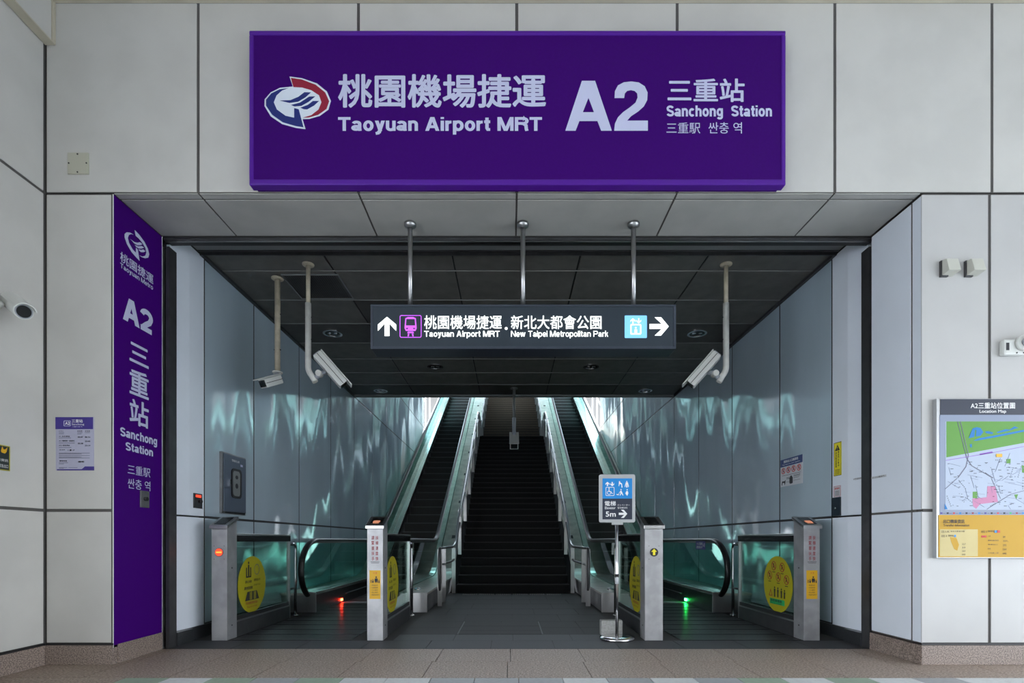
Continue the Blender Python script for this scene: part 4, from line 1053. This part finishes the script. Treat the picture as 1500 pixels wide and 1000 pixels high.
m_ = MB().prism([(-6.46, 1.72), (-6.40, 1.72), (-6.38, 1.73), (-6.39, 1.69), (-6.40, 1.67), (-6.41, 1.70), (-6.45, 1.70), (-6.46, 1.67), (-6.47, 1.68)], f, .004, .006)
m_.prism(rrect(-6.29, 1.675, -6.22, 1.755, .015), f, .004, .006).prism(rect(-6.275, 1.755, -6.235, 1.768), f, .004, .006); m_.build('dog_and_bag_icon', 'ink', t)
fx = facing_left(XR)
t = thing('warning_sticker', 'tall yellow warning sticker with black triangle above the key box on right wall', 'warning sticker')
MB().prism(rect(-5.43, 1.66, -5.31, 2.0), f, .0, .004).build('sheet', 'yellow_bright', t)
m_ = MB(); ringpoly(m_, f, rect(-5.43, 1.66, -5.31, 2.0), rect(-5.425, 1.665, -5.315, 1.995), .005); m_.prism([(-5.41, 1.915), (-5.33, 1.915), (-5.37, 1.975)], f, .004, .0055); m_.build('triangle', 'ink', t)
text(f, '!', -5.374, 1.922, -5.366, 1.955, .007, 'yellow_bright', t)
for i, c in enumerate('鐵捲門升降中'): text(f, c, -5.362, 1.885-i*.027, -5.338, 1.909-i*.027, .006, 'ink', t, .01)
for i, c in enumerate('請勿靠近通過'): text(f, c, -5.402, 1.880-i*.027, -5.378, 1.904-i*.027, .006, 'ink', t, .01)
flats('small_print', f, [rect(-5.41, 1.675+i*.014, -5.33, 1.68+i*.014) for i in range(4)], .006, 'ink', t)
t = thing('red_bordered_notice', 'small white notice with red border directly above the black key box', 'notice')
MB().prism(rect(-5.43, 1.447, -5.32, 1.555), f, 0, .003).build('sheet', 'paper_white', t)
m_ = MB(); ringpoly(m_, f, rect(-5.43, 1.447, -5.32, 1.555), rect(-5.427, 1.45, -5.323, 1.552), .0045); m_.build('border', 'red', t)
text(f, '嚴禁操作', -5.415, 1.52, -5.335, 1.54, .0045, 'red', t, .01); flats('small_print', f, [rect(-5.41, 1.46+i*.013, -5.345, 1.464+i*.013) for i in range(4)], .0045, 'ink', t)
t = thing('key_box', 'flat black key box on right shaft wall beneath the yellow warning sticker', 'key box')
MB().prism(rect(-5.455, 1.25, -5.315, 1.44), f, 0, .014).build('housing', 'sign_face', t, bevel=.002)
MB().tube([(XR-.014, 5.385, 1.33), (XR-.02, 5.385, 1.33)], .009, 10).build('lock', 'chrome', t)
t = thing('shutter_label', 'tiny printed label left of the right shutter guide', 'label')
MB().prism(rect(-5.19, 1.585, -4.98, 1.605), facing_left(XR+.012), 0, .002).build('strip', 'paper_white', t)
text(facing_left(XR+.012), '□ 鐵捲門下降請勿穿越', -5.18, 1.588, -5.01, 1.602, .004, 'ink', t); flat('red_mark', facing_left(XR+.012), rect(-5.0, 1.584, -4.985, 1.61), .004, 'maroon', t)
t = thing('reveal_label', 'tiny printed label on the right reveal beside the shutter guide', 'label')
MB().prism(rect(-4.82, 1.56, -4.63, 1.58), facing_left(3.315), 0, .002).build('strip', 'paper_white', t)
text(facing_left(3.315), '□ 小心鐵捲門', -4.80, 1.563, -4.65, 1.577, .004, 'ink', t)

# ------------------------------------------------------------------ ceiling fittings in the hall
dl = None
for (x, y, lab) in ((-2.53, 7.5, 'front left'), (2.67, 7.5, 'front right'), (-1.27, 8.94, 'middle left'), (1.38, 8.94, 'middle right'), (-2.55, 10.37, 'rear left'), (2.67, 10.37, 'rear right')):
    t = thing('downlight', 'unlit recessed downlight with steel rim, %s one in the dark hall ceiling' % lab, 'downlight', 'downlights in the hall ceiling')
    b = MB(); n = 28
    fd = frame((x, y, ZC), (1, 0, 0), (0, -1, 0)); ringpoly(b, fd, ell(0, 0, .135, .135, n), ell(0, 0, .105, .105, n), .008, .009); b.build('rim', 'chrome', t)
    flat('recess', fd, ell(0, 0, .106, .106, n), .002, 'black_gloss', t)
    for s in (-1, 1): MB().tube([(x+s*.045, y, ZC), (x+s*.045, y, ZC-.006)], [.035, .02], 12).build('bulb', 'chrome', t)
t = thing('ceiling_hatch', 'dark ventilation hatch in the hall ceiling beside the left camera pole', 'hatch')
x0, x1, y0, y1 = -2.42, -1.98, 5.84, 6.40
x0, x1 = (420-CX)*5.84/F-.05, (497-CX)*5.9/F
MB().prism(rect(x0, -y1, x1, -y0), fh, 0, .006).build('grille', 'shaft_ceiling_dark', t)
b = MB()
for i in range(24): xx = x0+.02+i*(x1-x0-.04)/24; b.prism(rect(xx, -y1+.02, xx+.006, -y0-.02), fh, .006, .010)
b.build('slat', 'black', t); m_ = MB(); ringpoly(m_, fh, rect(x0-.012, -y1-.012, x1+.012, -y0+.012), rect(x0, -y1, x1, -y0), .012, .012); m_.build('frame', 'beam_grey', t)

# ------------------------------------------------------------------ CCTV cameras
def obox(mb, c, ax, L, W, H, mi=0, taper=1.0):
    """box of length L along ax; W across, H up"""
    c = Vector(c); ax = Vector(ax).normalized(); sd = ax.cross(Vector((0, 0, 1))).normalized(); up = sd.cross(ax)
    p = []
    for k in (-1, 1):
        for a, e in ((-1, -1), (1, -1), (1, 1), (-1, 1)):
            q = taper if a > 0 else 1
            p.append(tuple(c + ax*a*L/2 + sd*e*W/2*q + up*k*H/2*q))
    mb.hexa(p, mi)
def housing_camera(t, tail, head, W=.11, H=.10):
    tail = Vector(tail); head = Vector(head); ax = head-tail; L = ax.length; axn = ax.normalized(); c = (tail+head)/2
    b = MB(); obox(b, c, ax, L, W, H); hb = b.build('body', 'camera_white', t, bevel=.008)
    sd = axn.cross(Vector((0, 0, 1))).normalized(); up = sd.cross(axn)
    b = MB(); obox(b, c+up*(H/2+.008)+axn*.03, ax, L+.06, W+.02, .012); b.build('sun_hood', 'camera_white', t, bevel=.004)
    b = MB(); obox(b, c, ax, L*.98, W+.004, .006); b.build('seam', 'black', hb)
    b = MB(); obox(b, head+axn*.003, ax, .008, W*.8, H*.75); b.build('lens_window', 'black_gloss', hb)
    b = MB(); obox(b, tail-axn*.004, ax, .008, W*.85, H*.8); b.build('rear_cap', 'camera_grey', hb)
def pole_camera(px, ytop, d, s, label):
    X = (px-CX)*d/F
    t = thing('cctv_camera', label, 'security camera')
    zm = 1+(CY-444)*d/F; zb = 1+(CY-545)*d/F; ze = 1+(CY-574)*d/F
    MB().tube([(X, d, ZC), (X, d, ZC-.012), (X, d, ZC-.02)], [.062, .062, .035], 18).build('ceiling_flange', 'pole_beige', t)
    MB().tube([(X, d, ZC-.01), (X, d, zm-.02)], .023, 12).build('upper_pole', 'pole_beige', t)
    pts = [(X, d, zm), (X, d, zb+.06)]
    for i in range(1, 7):
        a = i/6*math.radians(42); pts.append((X+s*(.14*(1-math.cos(a))), d, zb+.06-.14*math.sin(a)-.0))
    a = math.radians(42); pts.append((pts[-1][0]+s*.06*math.sin(a), d, pts[-1][2]-.07))
    MB().tube(pts, .031, 14).build('lower_pole', 'pole_white', t)
    b = MB()
    for z in (zm-.15, zb+.35): b.tube([(X-.036, d, z), (X+.036, d, z)], .006, 6)
    b.build('clamp_bolt', 'black', t)
    ex, ez = pts[-1][0], pts[-1][2]
    tail = (ex+s*.01, d+.02, ez+.30); head = (ex+s*.27, d+.10, ez+.0)
    c = (Vector(tail)+Vector(head))/2
    MB().tube([(ex, d, ez+.04), (ex+s*.05, d+.02, ez+.10), tuple(c-Vector((s*.04, 0, .03)))], .024, 10).build('bracket', 'camera_grey', t)
    MB().tube([(ex+s*.04, d-.03, ez+.09), (ex+s*.04, d+.05, ez+.09)], .032, 12).build('swivel', 'pole_white', t)
    housing_camera(t, tail, head)
pole_camera(451.5, 387, 5.62, 1, 'white box camera on a bent ceiling pole, left side of hall')
pole_camera(1063.5, 388, 5.62, -1, 'white box camera on a bent ceiling pole, right side of hall')
# slim bullet camera on the leftmost pole
t = thing('cctv_camera', 'small bullet camera on a straight beige pole nearest the left shaft wall', 'security camera')
d = 5.92; X = (406.5-CX)*d/F; zb = 1+(CY-546)*d/F
MB().tube([(X, d, ZC), (X, d, ZC-.012), (X, d, ZC-.022)], [.066, .066, .04], 18).build('ceiling_flange', 'pole_beige', t)
MB().tube([(X, d, ZC-.01), (X, d, zb)], .030, 14).build('pole', 'pole_beige', t)
b = MB()
for z in (zb+.66, zb+.26): b.tube([(X-.038, d, z), (X+.038, d, z)], .007, 6)
b.build('clamp_bolt', 'black', t)
MB().tube([(X, d, zb-.002), (X, d, zb+.012)], .055, 18).build('mount_disc', 'pole_white', t)
MB().tube([(X, d, zb), (X-.01, d-.01, zb-.05), (X-.05, d-.03, zb-.09)], .026, 10).build('bracket', 'camera_grey', t)
housing_camera(t, (X-.0, d+.04, zb-.06), (X-.09, d-.16, zb-.17), .105, .095)
# centre camera seen from the front
t = thing('cctv_camera', 'camera hanging on the central thin pole over the staircase', 'security camera')
d = 10.2; X = (753-CX)*d/F; zb = 1+(CY-638)*d/F
MB().tube([(X, d, ZC), (X, d, ZC-.02)], .07, 16).build('ceiling_flange', 'steel_dull', t)
MB().tube([(X, d, ZC), (X, d, zb)], .026, 12).build('pole', 'beam_grey', t)
MB().tube([(X, d, zb+.35), (X, d, zb)], .036, 12).build('sleeve', 'camera_grey', t)
housing_camera(t, (X, d+.12, zb+.02), (X, d-.22, zb-.24), .16, .14)
# bullet camera on the left wall and bracket camera at right edge
t = thing('cctv_camera', 'white bullet camera with dark round lens on the far left wall', 'security camera')
tail = Vector((-3.66, 3.85, 2.755)); head = Vector((-3.455, 3.735, 2.625)); ax = (head-tail).normalized()
MB().tube([tail, head], .058, 20).build('body', 'camera_white', t)
MB().tube([head-ax*.008, head+ax*.004], .050, 20).build('lens_ring', 'camera_grey', t)
MB().tube([head, head+ax*.007], .042, 20).build('lens_glass', 'black_gloss', t)
b = MB(); sd = ax.cross(Vector((0, 0, 1))).normalized(); up = sd.cross(ax); n = 10
for i in range(n):
    a0_, a1_ = math.radians(20+140*i/n), math.radians(20+140*(i+1)/n)
    r0, r1 = .060, .068
    q = []
    for bs in (tail+ax*.02, head+ax*.035):
        for (a, r) in ((a0_, r0), (a1_, r0), (a1_, r1), (a0_, r1)): q.append(tuple(bs+sd*math.cos(a)*r+up*math.sin(a)*r))
    b.hexa(q)
b.build('sun_hood', 'camera_white', t)
MB().tube([(-3.74, 3.70, 2.66), (-3.70, 3.70, 2.66)], .06, 18).build('wall_mount', 'camera_white', t)
MB().tube([(-3.71, 3.70, 2.66), (-3.66, 3.72, 2.66), (-3.62, 3.73, 2.70)], .035, 12).build('swivel_arm', 'camera_white', t)
t = thing('cctv_camera', 'white camera on a wall base at the right edge, right of the joint', 'security camera')
MB().box(3.93, 4.10, YW-.05, YW, 2.475, 2.60).build('junction_box', 'camera_white', t, bevel=.015)
MB().tube([(4.075, YW-.05, 2.565), (4.075, YW-.075, 2.565)], .062, 22).build('mount_disc', 'camera_white', t)
MB().tube([(4.075, YW-.075, 2.565), (4.075, YW-.09, 2.565)], .03, 16).build('pivot', 'camera_grey', t)
MB().tube([(4.09, YW-.11, 2.58), (4.33, YW-.16, 2.54)], .052, 18).build('body', 'camera_white', t)
MB().tube([(4.328, YW-.16, 2.54), (4.34, YW-.162, 2.538)], .044, 18).build('lens_glass', 'black_gloss', t)
flat('side_label', front(YW-.05), rect(3.945, 2.51, 3.97, 2.57), .002, 'ink', t)
b = MB()
for u, v in ((4.03, 2.59), (4.03, 2.49), (4.085, 2.49)): b.tube([(u, YW-.05, v), (u, YW-.054, v)], .006, 8)
b.build('screw', 'black', t)

tag(MB().box(-9, XL-.15, 19.0, 26.5, -.1, 0).box(XR+.15, 9, 19.0, 26.5, -.1, 0).build('floor_outside', 'tile_grey'), kind='structure')
# ------------------------------------------------------------------ white railings outside at the head of the left wall
for s in (-1, 1):
    t = thing('outer_railing', 'white stepped railing seen outside beyond the %s shaft wall' % ('left' if s < 0 else 'right'), 'railing')
    X = XC+s*3.9
    for k in range(5):
        y = 20.0+k*1.3; z = 4.6+k*.75
        MB().box(X-.03, X+.03, y, y+.06, 0, z+1.2).build('post', 'white_steel', t)
    MB().tube([(X, 20, 5.75), (X, 25.4, 8.85)], .04, 8).build('top_rail', 'white_steel', t); MB().tube([(X, 20, 5.2), (X, 25.4, 8.3)], .03, 8).build('mid_rail', 'white_steel', t)
